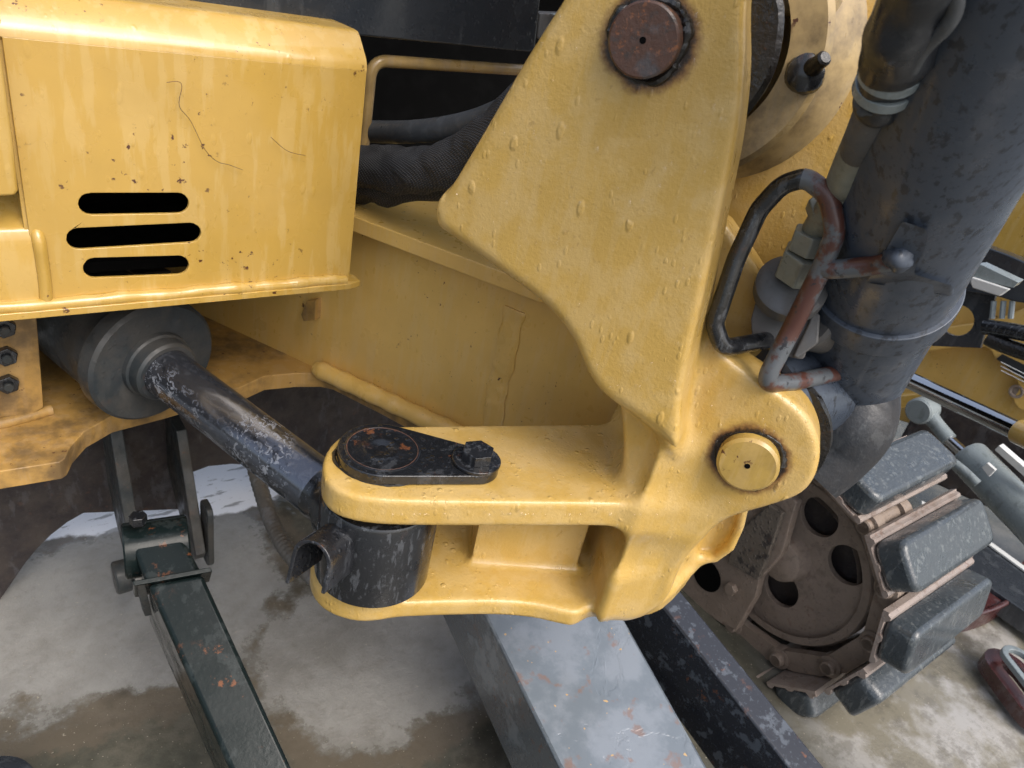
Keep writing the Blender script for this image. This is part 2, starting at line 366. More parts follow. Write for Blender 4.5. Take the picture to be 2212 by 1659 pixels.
def beamtop():
    """puddled water on the flat beam, sky reflection painted into its colour"""
    t = NT('puddled_sky_tinted_steel'); a = t.noise(7, 6, .6, dist=.6); f = t.noise(80, 5, .7)
    col = t.mix(t.step(t.noise(16, 5, .65), .4, .62), (.14, .165, .19), (.195, .22, .25)); col = t.mix(t.step(t.noise(38, 5), .58, .68, 0, .7), col, (.20, .12, .09))  # lighter blue-grey base carries the sky reflection on the top
    col = t.mix(t.step(t.noise(95, 1), .74, .77), col, (.45, .30, .14))
    wet = t.step(a, .44, .46); rg = t.mix(wet, (.20,)*3, (.04,)*3)
    b = t.bump(f, .25, .002); b = t.bump(wet, .35, .0015, b)
    return t.out(col, rg, b, coat=.5)
BEAMTOP = beamtop()

# ------------------------------------------------------------------ ground
bm = bmesh.new(); n = 120
gv = {}
xs = np.concatenate([np.linspace(-30, -1, 12), np.linspace(-.8, 3, 150), np.linspace(3.5, 40, 12)]); ys = np.concatenate([np.linspace(-30, -1.2, 12), np.linspace(-1, 3, 150), np.linspace(3.5, 40, 12)])
for i, x in enumerate(xs):
    for j, y in enumerate(ys):
        z = 0.0
        if -.8 <= x <= 3 and -1 <= y <= 3: z = .006*(mnoise.fractal(Vector((x*5, y*5, 0)), 1.0, 2.0, 4))
        gv[i, j] = bm.verts.new((x, y, z-.006))
for i in range(len(xs)-1):
    for j in range(len(ys)-1): bm.faces.new((gv[i, j], gv[i+1, j], gv[i+1, j+1], gv[i, j+1]))
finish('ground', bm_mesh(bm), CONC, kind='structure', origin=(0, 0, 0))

# ------------------------------------------------------------------ swing post: one casting from a signed distance field
def sd_poly(U, V, poly):
    P = np.asarray(poly, float); n = len(P); d = np.full(U.shape, 1e9); s = np.ones(U.shape)
    for i in range(n):
        a = P[i]; b = P[i-1]; e = b-a; wx, wy = U-a[0], V-a[1]
        t = np.clip((wx*e[0]+wy*e[1])/max(e.dot(e), 1e-12), 0, 1)
        bx, by = wx-e[0]*t, wy-e[1]*t; d = np.minimum(d, bx*bx+by*by)
        c1, c2, c3 = V >= a[1], V < b[1], e[0]*wy > e[1]*wx
        s = np.where((c1 & c2 & c3) | (~c1 & ~c2 & ~c3), -s, s)
    return s*np.sqrt(d)
def ext(d2, w, r):
    """extrude a 2-D distance, rounded by r"""
    d2 = d2+r; w = w+r
    return np.minimum(np.maximum(d2, w), 0)+np.sqrt(np.maximum(d2, 0)**2+np.maximum(w, 0)**2)-r
def smin(a, b, k): h = np.clip(.5+.5*(b-a)/k, 0, 1); return b*(1-h)+a*h-k*h*(1-h)
def smax(a, b, k): return -smin(-a, -b, k)
def ab(p): return (A.dot(p), B.dot(p))
def bz(p): return (B.dot(p), p[2])
TZ, TZB = .645, .616         # clevis top plate
LZ, LZB = .502, .480         # clevis bottom plate
FA, KA = .540, .588          # face of the cheek, face of the knuckle
cheek_f = [(1335, -140), (1640, -140), (1612, 0), (1606, 150), (1588, 300), (1552, 470), (1515, 640), (1482, 780), (1468, 860), (1462, 970), (1426, 932), (1385, 900), (1347, 874), (1306, 846), (1272, 800),
           (1240, 725), (1182, 652), (1100, 590), (978, 503), (950, 482), (943, 455), (952, 428), (985, 396)]
cheek_b = [(1335, -140), (1640, -140), (1622, 0), (1622, 150), (1606, 300), (1572, 470), (1540, 640), (1512, 780), (1492, 850), (1476, 972), (1440, 950), (1385, 905), (1330, 862), (1285, 800),
           (1245, 725), (1182, 652), (1100, 590), (978, 503), (950, 482), (943, 455), (952, 428), (985, 396)]
knuckle = [(1320, 620), (1530, 690), (1560, 757), (1600, 795), (1700, 862), (1745, 905), (1768, 955), (1770, 1000), (1755, 1045), (1722, 1076), (1660, 1098), (1580, 1122), (1530, 1152), (1492, 1195),
           (1462, 1240), (1446, 1285), (1420, 1315), (1382, 1330), (1345, 1322), (1338, 1290), (1372, 1230), (1388, 1150), (1352, 1060), (1340, 900)]
top_pl = [(800, 921), (748, 934), (712, 962), (697, 1000), (705, 1036), (735, 1060), (790, 1075), (880, 1082), (1100, 1085), (1300, 1087), (1440, 1090), (1560, 1080), (1560, 940), (1440, 912), (1330, 914), (1000, 917)]
bot_pl = [(690, 1180), (672, 1215), (676, 1250), (700, 1280), (745, 1298), (830, 1304), (960, 1300), (1080, 1299), (1160, 1306), (1215, 1318), (1250, 1322), (1290, 1300), (1350, 1296), (1440, 1290), (1520, 1180),
          (1480, 1080), (1300, 1070), (1000, 1080), (800, 1120)]
vs = .0024
a_r, b_r, z_r = (.38, .86), (-.20, .34), (.44, 1.13)
ga, gb, gz = (np.arange(r[0], r[1], vs, dtype=np.float32) for r in (a_r, b_r, z_r))
AB = np.meshgrid(ga, gb, indexing='ij'); BZ = np.meshgrid(gb, gz, indexing='ij')
def P2(px, pl, d):   # traced outline on the plane, as 2-D coordinates
    if len(px) > 12: px = [tuple(q) for q in smooth_path(px, 4, True)]
    return [bz(pa(x, y, d)) for x, y in px] if pl == 'a' else [ab(pz(x, y, d)) for x, y in px]
a3 = ga[:, None, None]; z3 = gz[None, None, :]; b3 = gb[None, :, None]
def prismA(px, d, a0, a1, r, back=None, dback=None):
    D = sd_poly(*BZ, P2(px, 'a', d)).astype(np.float32)[None]
    if back is not None:
        D2 = sd_poly(*BZ, P2(back, 'a', dback)).astype(np.float32)[None]; t = np.clip((a3-a0)/(a1-a0), 0, 1); t = t**.7
        D = D*(1-t)+D2*t
    return ext(D, np.abs(a3-(a0+a1)/2)-(a1-a0)/2, r)
def prismZ(px, d, z0, z1, r):
    D = sd_poly(*AB, P2(px, 'z', d)).astype(np.float32)[:, :, None]
    return ext(D, np.abs(z3-(z0+z1)/2)-(z1-z0)/2, r)
S = prismA(cheek_f, FA, FA, .60, .006, cheek_b, .59)
K = prismA(knuckle, KA, KA, .635, .007); S = smin(S, K, .009)
T_ = prismZ(top_pl, TZ, TZB, TZ, .0045)
L_ = prismZ(bot_pl, LZ, LZB, LZ, .0055)
# socket ring standing up from the bottom plate under the pin
PINA, PINB = ab(pz(820, 985, TZ))
q0, q1 = pz(1018, 1214, LZ), pz(1243, 1230, LZ); back = -nrm(np.cross(UP, q1-q0))*.0
nb = nrm(np.cross(UP, q1-q0)); nb = nb if nb.dot(q0-CAM) > 0 else -nb
web = sd_poly(*AB, [ab(q0), ab(q1), ab(q1+nb*.06), ab(q0+nb*.06)]).astype(np.float32)[:, :, None]
web = ext(web, np.abs(z3-.560)-.070, .005)
colm = prismZ([(1385, 1090), (1440, 1082), (1560, 1000), (1600, 900), (1420, 880), (1340, 905)], TZ, .488, .72, .020)
G = smin(T_, colm, .030); G = smin(G, smin(L_, web, .012), .008); G = smin(G, smax(colm, z3-.55, .01), .03)
S = smin(S, G, .024)
# far half of the post: back web, far ear, lower lobe
far_web = prismA([(1500, -60), (1990, -60), (1900, 480), (1820, 640), (1700, 800), (1600, 1020), (1480, 1020), (1440, 700)], .72, .72, .76, .006)
S = smin(S, far_web, .02)
rib = prismA([(1545, 470), (1572, 492), (1620, 560), (1664, 628), (1666, 650), (1652, 668), (1690, 760), (1560, 800), (1500, 700), (1520, 560)], .655, .655, .70, .006)
S = smin(S, rib, .012)
lobe = prismA([(1455, 1200), (1500, 1224), (1548, 1222), (1585, 1195), (1606, 1150), (1622, 1080), (1560, 1000), (1450, 1040)], .69, .69, .74, .008)
ring = prismA([(1455, 1170), (1500, 1204), (1540, 1206), (1566, 1182), (1586, 1145), (1596, 1080), (1560, 1020), (1450, 1040)], .69, .66, .705, .006)
lobe = smax(lobe, -ring, .012); S = smin(S, lobe, .02)
ear = prismA([(1780, 960), (1790, 900), (1850, 850), (1896, 855), (1912, 900), (1902, 940), (1886, 965), (1850, 960)], .74, .74, .775, .007)
S = smin(S, ear, .008); link = prismA([(1440, 1040), (1560, 830), (1780, 900), (1780, 1020), (1620, 1060), (1540, 1120), (1440, 1200)], .70, .72, .76, .006); S = smin(S, link, .012)
core = prismZ([(1330, 905), (1440, 1040), (1560, 980), (1640, 880), (1500, 840), (1400, 850)], TZ, .488, .70, .018); S = smin(S, core, .015)
boss = np.sqrt((a3-PINA-.002)**2+(b3-PINB)**2)-.050; S = smin(S, ext(boss, np.abs(z3-.497)-.014, .003), .006)
cap = np.sqrt((a3-PINA-.002)**2+(b3-PINB)**2)-.041; S = np.minimum(S, ext(cap+0*z3, np.abs(z3-.612)-.008, .002))
import openvdb
g = openvdb.FloatGrid(.01); g.copyFromArray(np.clip(S, -.01, .01).astype(np.float32)); del S
pts, tris, quads = g.convertToPolygons(isovalue=0.0, adaptivity=0.0)
pts = np.asarray(pts, float)*vs
W = (a_r[0]+pts[:, 0:1])*A+(b_r[0]+pts[:, 1:2])*B+(z_r[0]+pts[:, 2:3])*UP
me = bpy.data.meshes.new('casting'); me.from_pydata(W.tolist(), [], [tuple(int(i) for i in q) for q in quads]+[tuple(int(i) for i in q) for q in tris]); me.update()
c_ = W.mean(0)
# make the faces point outwards
fa = me.polygons[0]; 
vol = sum((Vector(W[p.vertices[0]]).cross(Vector(W[p.vertices[1]]))).dot(Vector(W[p.vertices[2]])) for p in me.polygons)
if vol < 0: me.flip_normals()
POST = thing('swing_post', 'yellow cast boom swing bracket with two pins, standing right of the vented cover', 'swing bracket', pz(1400, 1330, LZB))
finish('casting', me, Y_CAST, POST, angle=80, kind=None)
from mathutils.bvhtree import BVHTree
bvh = BVHTree.FromPolygons([Vector(x) for x in W.tolist()], [tuple(int(i) for i in q) for q in quads]+[tuple(int(i) for i in q) for q in tris])
# rain drops standing on the casting
WT = NT('water'); WATER = WT.out((1, 1, 1), .02); 
_tr = WT.n('ShaderNodeBsdfTransparent'); _tr.inputs[0].default_value = (1, 1, 1, 1); _gl = WT.n('ShaderNodeBsdfGlossy'); _gl.inputs['Roughness'].default_value = .03
_fr = WT.n('ShaderNodeFresnel'); _fr.inputs[0].default_value = 1.5; _mx = WT.n('ShaderNodeMixShader'); WT.l(WT.math('MULTIPLY', _fr.outputs[0], WT.math('SUBTRACT', 1., WT.geo.outputs['Backfacing'])), _mx.inputs[0]); WT.l(_tr.outputs[0], _mx.inputs[1]); WT.l(_gl.outputs[0], _mx.inputs[2])
WT.l(_mx.outputs[0], WT.t.nodes['Material Output'].inputs[0])
bm = bmesh.new(); tmpl = bmesh.new(); bmesh.ops.create_icosphere(tmpl, subdivisions=2, radius=1); TV = [np.array(v.co) for v in tmpl.verts]; TF = [[v.index for v in f_.verts] for f_ in tmpl.faces]; tmpl.free()
def drop(c, n_, r, stretch):
    dn = -UP-n_*(-UP).dot(n_); dn = nrm(dn) if np.linalg.norm(dn) > .2 else np.array(frame_of(n_)[0]); sd_ = np.cross(n_, dn)
    vs_ = []
    for v in TV:
        k = 1-.35*max(0, -v[0]); vs_.append(bm.verts.new((c+dn*v[0]*r*stretch+sd_*v[1]*r*k+n_*(v[2]*.55+.1)*r*k).tolist()))
    for f_ in TF: bm.faces.new([vs_[i] for i in f_])
nd = 0
for _ in range(1100):
    x, y = rng.uniform(960, 1760), rng.uniform(10, 1320)
    if y < 900 and x > 1580: continue
    if rng.random() > .35+.4*(800 < y < 950): continue
    h = bvh.ray_cast(Vector(CAM.tolist()), Vector(ray(x, y).tolist()))
    if h[0] is None or h[3] > .8: continue
    n_ = nrm(np.array(h[1])); n_ = n_ if n_.dot(ray(x, y)) < 0 else -n_
    drop(np.array(h[0]), n_, rng.uniform(.0006, .0021)*(1 if rng.random() < .6 else .6), rng.uniform(1.0, 1.9) if abs(n_[2]) < .8 else 1.0); nd += 1
for _ in range(26):
    x = rng.uniform(760, 1430); h = bvh.ray_cast(Vector(CAM.tolist()), Vector(ray(x, 1110-3*rng.random()).tolist()))
    if h[0] is not None and h[3] < .8: drop(np.array(h[0])-UP*.001, nrm(CAM-np.array(h[0])), rng.uniform(.001, .0022), rng.uniform(1, 1.6))
o = finish('water_drops', bm_mesh(bm), WATER, POST, kind='stuff'); 
# pins of the post
def grease_ring(name, c, d, r, parent, w=.004, t0=0., arc=None, mat=None):
    u, v, dd = frame_of(d); P = []; rr = []
    n = 60
    for i in range(n):
        an = 2*math.pi*i/n; k = 1+.06*math.sin(3*an+1)+.03*random.random()
        P.append(c+(u*math.cos(an)+v*math.sin(an))*r*k+dd*t0); 
        f_ = 1.0 if arc is None else max(.12, .5+.5*math.cos(an-arc))**1.5
        rr.append(w*(.5+.5*random.random()+.3*math.sin(5*an))*f_)
    bm = bmesh.new(); add_tube(bm, P, [max(x, .0006) for x in rr], 8, True); return finish(name, bm_mesh(bm), mat or GREASE, parent)
p = pa(1402, 86, FA); 
up = lathe('pin', p-A*.020, A, [(0, .0), (0, .003), (.0, .0218), (.0012, .0232), (.05, .0232), (.05, 0)], RUSTY, POST, seg=56, label='rusty brown upper pin end')
bm = bmesh.new(); add_lathe(bm, p-A*.0203, A, disc_prof(-.0002, .0006, .0022, .0002), 16); finish('grease_hole_shade', bm_mesh(bm), VOID, up)
grease_ring('grease', p, A, .0245, POST, .0042, -.001, arc=None)
p2 = pa(1617, 992, KA)
lp = lathe('pin', p2-A*.012, A, [(0, 0), (0, .0235), (.0025, .0262), (.05, .0262), (.05, 0)], yellow('grimy_pin_paint', base=(.50, .33, .08), dirt=.4, rust=.5, drops=0), POST, seg=56, label='yellow painted lower pin end')
bm = bmesh.new(); add_lathe(bm, p2-A*.0123, A, disc_prof(-.0002, .0008, .0025, .0002), 16); finish('grease_hole_shade', bm_mesh(bm), VOID, lp)
grease_ring('grease', p2, A, .0275, POST, .0036, 0.0, arc=math.pi)
# ------------------------------------------------------------------ keeper plate with its bolt
cK = pz(824, 990, TZ); cB = pz(1015, 1016, TZ)
r1, r2 = .0395, .0215
KP = thing('keeper_plate', 'black teardrop keeper plate bolted on the yellow clevis arm', 'keeper plate', cK)
d = (cB-cK)[:2]; L = np.linalg.norm(d); d = d/L; e = np.array([-d[1], d[0]]); al = math.acos((r1-r2)/L)
cB = cB+np.array([d[0], d[1], 0])*.004
out = []
for k in range(33): an = al+(2*math.pi-2*al)*k/32; out.append(cK[:2]+r1*(d*math.cos(an)+e*math.sin(an)))
for k in range(21): an = -al+2*al*k/20; out.append(cB[:2]+r2*(d*math.cos(an)+e*math.sin(an)))
kp = prism('plate', [np.array([q[0], q[1], TZ+.0012]) for q in out], UP*.0098, KEEPER, KP, bevel=.0012)
ktop = TZ+.011
lathe('pin_head', np.array([*cK[:2], ktop-.001]), UP, [(0, .034), (.0013, .0335), (.0016, .032), (.0013, .030), (.0013, .016), (.0016, .0145), (.0012, .013), (.0013, .0055), (.0006, .004), (.0006, 0)], KEEPER, KP, seg=56, jit=.01)
tube('rust_ring', [np.array([cK[0]+.0315*math.cos(a_), cK[1]+.0315*math.sin(a_), ktop+.0002]) for a_ in np.linspace(0, 2*math.pi, 60, endpoint=False)], .0006, RUSTY, KP, seg=6, closed=True)
hb = hexbolt('bolt', np.array([*cB[:2], ktop]), UP, .0150, .010, BLACK, KP, washer=(.0225, .0035))
lathe('washer', np.array([*cB[:2], ktop-.0002]), UP, disc_prof(0, .0018, .0205, .0005), RUSTY, hb)
grease_ring('grease', np.array([*cK[:2], TZ+.0005]), UP, .0385, KP, .0022)

# ------------------------------------------------------------------ swing cylinder
bc = np.array([*pz(834, 990, TZ)[:2], 0]); BOSS0, BOSS1 = .511, .607
rod_end = np.array([bc[0], bc[1], .556]); rod_far = pd(325, 776, .955)
ax = nrm(rod_far-rod_end)
SCY = thing('swing_cylinder', 'black swing cylinder whose worn rod runs from under the cover to the clevis', 'hydraulic cylinder', rod_end)
lathe('rod_eye', np.array([bc[0], bc[1], BOSS0]), UP, [(0, .0), (0, .052), (.003, .0555), (.092, .0555), (.096, .053), (.096, .0)], BLACK, SCY, seg=64)
lathe('rod_neck', rod_end+ax*.020, ax, [(0, .02), (.0, .036), (.030, .036), (.040, .0295), (.050, .0295), (.057, .0295), (.058, .02)], BLACK, SCY, seg=48)
dl = np.linalg.norm(rod_far-rod_end)
lathe('rod', rod_end+ax*.060, ax, [(0, 0), (0, .0280), (.002, .0285), (dl-.055, .0285), (dl-.05, 0)], ROD, SCY, seg=64)
G0 = rod_end+ax*(dl-.035)
lathe('gland', G0, ax, [(0, .0288), (.0, .0335), (.003, .0365), (.016, .0375), (.018, .040), (.026, .041), (.03, .041)], GLAND, SCY, seg=48)
bar = lathe('barrel', G0+ax*.024, ax, [(0, .0), (0, .072), (.004, .076), (.022, .077), (.024, .073), (.05, .070), (.55, .070), (.55, 0)], GLAND, SCY, seg=64)
# channel shaped guard over the grease point
c0 = pd(672, 1208, .655); axg = nrm(pd(742, 1168, .700)-c0); axg = nrm(axg-UP*axg[2]*.3); sg = nrm(np.cross(UP, axg)); ug = nrm(np.cross(axg, sg)); ug = ug if ug[2] > 0 else -ug
bm = bmesh.new(); prof = [(-.019, -.026), (-.0185, -.004)]+[(.0185*math.cos(t_)*-1, .0185*math.sin(t_)*.9) for t_ in np.linspace(0.1, math.pi-.1, 12)]+[(.0185, -.004), (.019, -.032)]
inn = [(x*.80, y-(.003 if i not in (0, len(prof)-1) else 0)) for i, (x, y) in enumerate(prof)]
loop = prof+inn[::-1]
add_prism(bm, [c0+sg*x+ug*y for x, y in loop], axg*.052)
finish('grease_guard', bm_mesh(bm), dark('rusty_black_guard', (.012, .013, .016), spots=.1, rust=1., rough=.2, bumpy=.5), SCY, bevel=.0012, angle=30)

# ------------------------------------------------------------------ vented side cover (upper frame)
CY, CX0, CX1, CZ0, CZ1 = .75, .062, .3795, .688, .921
UF = thing('vented_cover', 'yellow sheet metal cover with three slotted vents and rust chips', 'machine cover', (.22, CY, CZ0))
def xz(px, py): q = py_(px, py, CY); return (q[0], q[2])
holes = [slot2(xz(197, 441), xz(384, 439), .0105), slot2(xz(171, 516), xz(411, 503), .0105), slot2(xz(206, 579), xz(385, 573), .0105)]
lft_x = CX0
outer = [(CX0, CZ0-.004), (CX1, CZ0-.004), (CX1, CZ1), (CX0, CZ1)]
fp = holed('front_panel', np.array([0, CY, 0]), (1, 0, 0), (0, 0, 1), (0, -1, 0), outer, holes, -.004, 0, Y_SHEET, UF, bevel=.0007, angle=30)
# bent top: chamfer and roof
prof = [(CY, CZ1), (CY+.001, CZ1+.005), (CY+.004, CZ1+.011), (CY+.022, CZ1+.029), (CY+.028, CZ1+.033), (CY+.036, CZ1+.034), (CY+.30, CZ1+.034)]
bm = bmesh.new(); vsx = [[bm.verts.new((x, y, z)) for (y, z) in prof] for x in (CX0-.004, CX1)]; inn = [[bm.verts.new((x, y+.004, z-.004)) for (y, z) in prof] for x in (CX0-.004, CX1)]
for i in range(len(prof)-1):
    bm.faces.new((vsx[0][i], vsx[1][i], vsx[1][i+1], vsx[0][i+1])); bm.faces.new((inn[0][i], inn[0][i+1], inn[1][i+1], inn[1][i]))
    for s in (0, 1): bm.faces.new((vsx[s][i], vsx[s][i+1], inn[s][i+1], inn[s][i]))
bm.faces.new((vsx[0][0], vsx[1][0], inn[1][0], inn[0][0]))
finish('bent_top', bm_mesh(bm), Y_SHEET, UF, angle=50)
box('side_panel', (CX0-.001, CY+.152, (CZ0+CZ1)/2+.012), (.002, 0, 0), (0, .149, 0), (0, 0, .126), Y_SHEET, UF)
# foot flange and weld bead
prism('foot_flange', [np.array([x, y, CZ0-.0115]) for x, y in ((-.10, CY-.010), (CX1-.004, CY-.010), (CX1+.013, CY-.004), (CX1+.013, CY+.012), (CX1+.004, CY+.05), (-.10, CY+.05))], UP*.0075, Y_SHEET, UF, bevel=.001)
P = [np.array([x, CY-.003+.0006*math.sin(x*97), CZ0-.001+.0006*math.sin(x*61)]) for x in np.linspace(-.1, CX1-.006, 90)]
tube('weld_bead', P, [.0062*(1+.08*math.sin(i*.9)+.05*random.random()) for i in range(90)], Y_SHEET, UF, seg=12)
for lab, hp_ in (('long thin dark hair stuck to the wet cover above the vents', ((960, 475), (1025, 470), (1048, 500), (1033, 610), (1100, 700), (1180, 860), (1250, 930), (1320, 950), (1400, 980))), ('short thin dark hair stuck to the cover near its right edge', ((1560, 790), (1640, 860), (1700, 885), (1760, 895)))):
    o = tube('hair', smooth_path([py_(x*.375, y*.375, CY-.0046) for x, y in hp_], 6), .00028, RUSTY, seg=5); o['label'] = lab; o['category'] = 'hair'
# lower left body next to the cover
LB = thing('lower_body_panel', 'small yellow body panel with sloping top, left of the three vents', 'body panel', (0, CY, CZ0))
zt = py_(70, 505, CY)[2]; zt2 = py_(40, 425, CY+.04)[2]
prism('panel', [np.array([-.12, y, z]) for y, z in ((CY-.0015, CZ0-.004), (CY-.0015, zt-.006), (CY+.003, zt+.004), (CY+.034, zt2-.004), (CY+.042, zt2), (CY+.2, zt2), (CY+.2, CZ0))], np.array([CX0+.13, 0, 0]), Y_SHEET, LB, bevel=.003, bseg=3)
P = [py_(x, y, CY-.001+o_) for x, y, o_ in ((46, 425, .045), (60, 455, .028), (74, 490, .010), (84, 520, 0), (92, 570, 0), (97, 610, 0), (100, 650, 0))]
tube('weld_bead', smooth_path(P, 5), .0058, Y_SHEET, LB, seg=10)
LP = thing('upper_left_panel', 'yellow door panel cut off by the left edge, beside the dark gap', 'body panel', (-.05, .72, .8))
q = [py_(x, y, .735) for x, y in ((-120, -60), (-22, -60), (4, 120), (28, 300), (40, 412), (34, 424), (-120, 432))]
prism('panel', q, (0, .02, 0), Y_SHEET, LP, bevel=.003)
# near-black enclosure added to keep the bay and gap behind the panels dark
MB = thing('added_bay_enclosure', 'added near-black enclosure keeping the engine bay dark, behind the cover and the hoses', 'machine body', (.5, 1.6, .7))
box('bay_shade_rear', (.45, 1.32, 1.15), (.75, 0, 0), (0, .02, 0), (0, 0, .55), VOID, MB)
box('added_shade_slab', (.45, 1.20, 1.22), (.75, 0, 0), (0, .14, 0), (0, 0, .02), VOID, MB)  # unseen slab added to shut sky light out of the bay
box('bay_shade_floor', (.30, 1.12, .672), (.45, 0, 0), (0, .26, 0), (0, 0, .006), VOID, MB)
box('bay_shade_side', (-.28, 1.1, .95), (.02, 0, 0), (0, .35, 0), (0, 0, .4), VOID, MB)
prism('gap_shade_sheet', [np.array([x, .80, z]) for x, z in ((-.25, .69), (.058, .69), (.058, 1.2), (-.25, 1.2))], (0, .006, 0), VOID, MB)  # near-black sheet stands in for the shade in the panel gap

# ------------------------------------------------------------------ black skirt above the cover
SK = thing('black_skirt', 'wet black plastic skirt hanging over the cover top, streaked with rain', 'body skirt', py_(700, 60, .84))
q = [py_(x, y, .84) for x, y in ((-100, -50), (150, 10), (330, 32), (750, 76), (1145, 113), (1156, 108), (1178, -90), (-100, -150))]
prism('skirt_panel', q, (0, .03, 0), SKIRT, SK, bevel=.003)
q = [py_(x, y, .90) for x, y in ((1165, 28), (1225, 30), (1232, 92), (1222, 90), (1160, 84))]
BR = thing('grey_hinge_bracket', 'small dark grey bracket between the black skirt and the yellow post', 'bracket', q[0])
prism('bracket_plate', q, (0, .02, 0), FITBLK, BR, bevel=.002)
q = [py_(x, y, .89) for x, y in ((1190, 30), (1250, 28), (1250, 60), (1230, 88), (1222, 60), (1212, 42))]
prism('lug', q, (0, .006, 0), GREYCYL, BR, bevel=.001)
# ------------------------------------------------------------------ yellow tube loop
hp = [py_(x, y, .86) for x, y in ((779, 455), (787, 300), (803, 130), (1000, 143), (1200, 156))]
HL = thing('hose_guard_loop', 'thin bent yellow steel bar arching over the hoses beside the cover', 'guard bar', hp[0])
tube('bent_bar', round_corners(hp, [0, 0, .022, 0, 0], 8, False), .0072, yellow('grimy_yellow_bar', base=(.45, .30, .11), pale=(.45, .33, .2), dirt=.45, drops=0, rust=.5), HL, seg=16)
# ------------------------------------------------------------------ hoses in the bay
def hose(name, label, pts, r, mat, cat='hose', seg=18, jit=0, sub=8, group=None):
    P = smooth_path(pts, sub); rr = [r*(1+jit*(mnoise.noise(Vector((i*.21, 3, 5))))) for i in range(len(P))]
    o = tube(name, P, rr, mat, seg=seg); o['label'] = label; o['category'] = cat
    if group: o['group'] = group
    return o
hose('hydraulic_hose', 'bare grey rubber hose curving up inside the dark bay, above the fabric sleeve', [pd(x, y, d_) for x, y, d_ in ((600, 275, 1.12), (800, 284, 1.0), (900, 284, .93), (1010, 268, .86), (1110, 228, .80), (1250, 140, .78))], .0135, HOSE)
# sleeve with folds
bm = bmesh.new(); P = smooth_path([pd(x, y, d_) for x, y, d_ in ((600, 370, 1.1), (760, 362, .98), (860, 362, .93), (940, 366, .88), (1020, 330, .84), (1100, 262, .80), (1200, 180, .8))], 14)
add_tube(bm, P, .026, 40)
me = bm_mesh(bm)
for v in me.vertices:
    k = mnoise.noise(v.co*30)*.006+mnoise.noise(v.co*75+Vector((5, 0, 0)))*.0028; v.co += v.normal*k+Vector((0, 0, -abs(k)*.5))
o = finish('hose_sleeve', me, FABRIC); o['label'] = 'crumpled black woven fabric sleeve around a hose below the bare hose'; o['category'] = 'hose sleeve'
bm = bmesh.new(); P = smooth_path([pd(x, y, d_) for x, y, d_ in ((600, 405, 1.15), (780, 400, 1.0), (900, 402, .95), (1000, 375, .90), (1100, 300, .88))], 10); add_tube(bm, P, .022, 30); me = bm_mesh(bm)
for v in me.vertices: k = mnoise.noise(v.co*45)*.006; v.co += v.normal*k
o = finish('hose_sleeve', me, FABRIC); o['label'] = 'second black fabric sleeve drooping in shadow just above the yellow flange'; o['category'] = 'hose sleeve'

# ------------------------------------------------------------------ swing frame nose: wall, flange, lug plate
ZL = .490
w0, w1 = pz(700, 800, ZL), pz(960, 920, ZL); E = nrm(w0-w1); NW = nrm(np.cross(UP, E)); NW = NW if NW.dot(w0-CAM) < 0 else -NW     # NW faces the camera
dW = NW.dot(w0)
FR = thing('excavator_chassis', 'yellow welded frame nose with a thick top flange, behind the clevis arm', 'machine chassis', w1)
zf = on(960, 570, NW, dW+.022)[2]
fl_b = [on(x, y, NW, dW+.022)[2] for x, y in ((780, 495), (1150, 662))]
zfl = sum(fl_b)/2; print('flange z', fl_b, 'NW', NW, 'E', E)
# wall
q = [w0+E*.75-UP*.03, w1-E*.34-UP*.03, w1-E*.34+UP*(zfl-ZL+.004), w0+E*.75+UP*(zfl-ZL+.004)]
q = [w1-E*.34-UP*.005, w0+E*.75-UP*.005, w0+E*.75+UP*(zfl-ZL), w1-E*.34+UP*(zfl-ZL)]
prism('web_plate', q, -NW*.02, Y_FRAME, FR)
s0 = on(700, 455, NW, dW+.022); s1 = on(1163, 668, NW, dW+.022)
def fz(p_, z): p_ = np.array(p_); p_[2] = z; return p_
s1 = fz(s1, zfl); s0 = s1+E*.75
fp_ = [s0, s1-E*.0, s1-E*.004-NW*.02, s1-NW*.20, s0-NW*.20]
prism('top_flange', round_corners(fp_, [0, .006, .006, 0, 0], 4), UP*.020, Y_FRAME, FR, bevel=.0015)
grw = [on(x, y, NW, dW+.001) for x, y in ((1112, 668), (1100, 720), (1090, 780), (1075, 830), (1068, 880), (1062, 940))]
P = smooth_path(grw, 8)
bm = bmesh.new(); add_tube(bm, P, [.0145*(1+.08*math.sin(i*.8)) for i in range(len(P))], 20); me = bm_mesh(bm)
for v in me.vertices:
    c = Vector(v.co); dn = (c.dot(Vector(NW))-dW-.001); v.co = c-Vector(NW)*dn*.84+Vector(NW)*(mnoise.noise(c*150)*.0016+mnoise.noise(c*60)*.001)
finish('weld_bead', me, Y_FRAME, FR, label='broad rippled vertical weld')
P = [w0+(w1-w0)*t+NW*(.011)+UP*.006 for t in np.linspace(-.03, 1.3, 60)]
tube('weld_bead', P, [.0125*min(1, .75+i*.1)*(1+.05*math.sin(i*.7)+.04*random.random()) for i in range(60)], Y_FRAME, FR, seg=14, label='smooth weld along the wall foot')
# lug plate, thickness 25 mm, curved front
lug = [(-80, 1032), (0, 1018), (128, 998), (140, 990), (152, 965), (182, 932), (240, 900), (352, 872), (430, 850), (514, 838), (572, 812), (640, 806), (695, 806), (722, 812), (830, 866), (940, 925), (1100, 1000), (1400, 860), (1000, 600), (300, 560), (-80, 600)]
q = [pz(x, y, ZL-.002) for x, y in lug]
prism('lug_plate', q, -UP*.024, Y_DIRTY, FR, bevel=.0015)
q = [on(x, y, NW, dW+.012) for x, y in ((662, 650), (682, 648), (680, 692), (655, 694), (650, 680))]
prism('rib_plate', q, -NW*.014, Y_DIRTY, FR, bevel=.001)
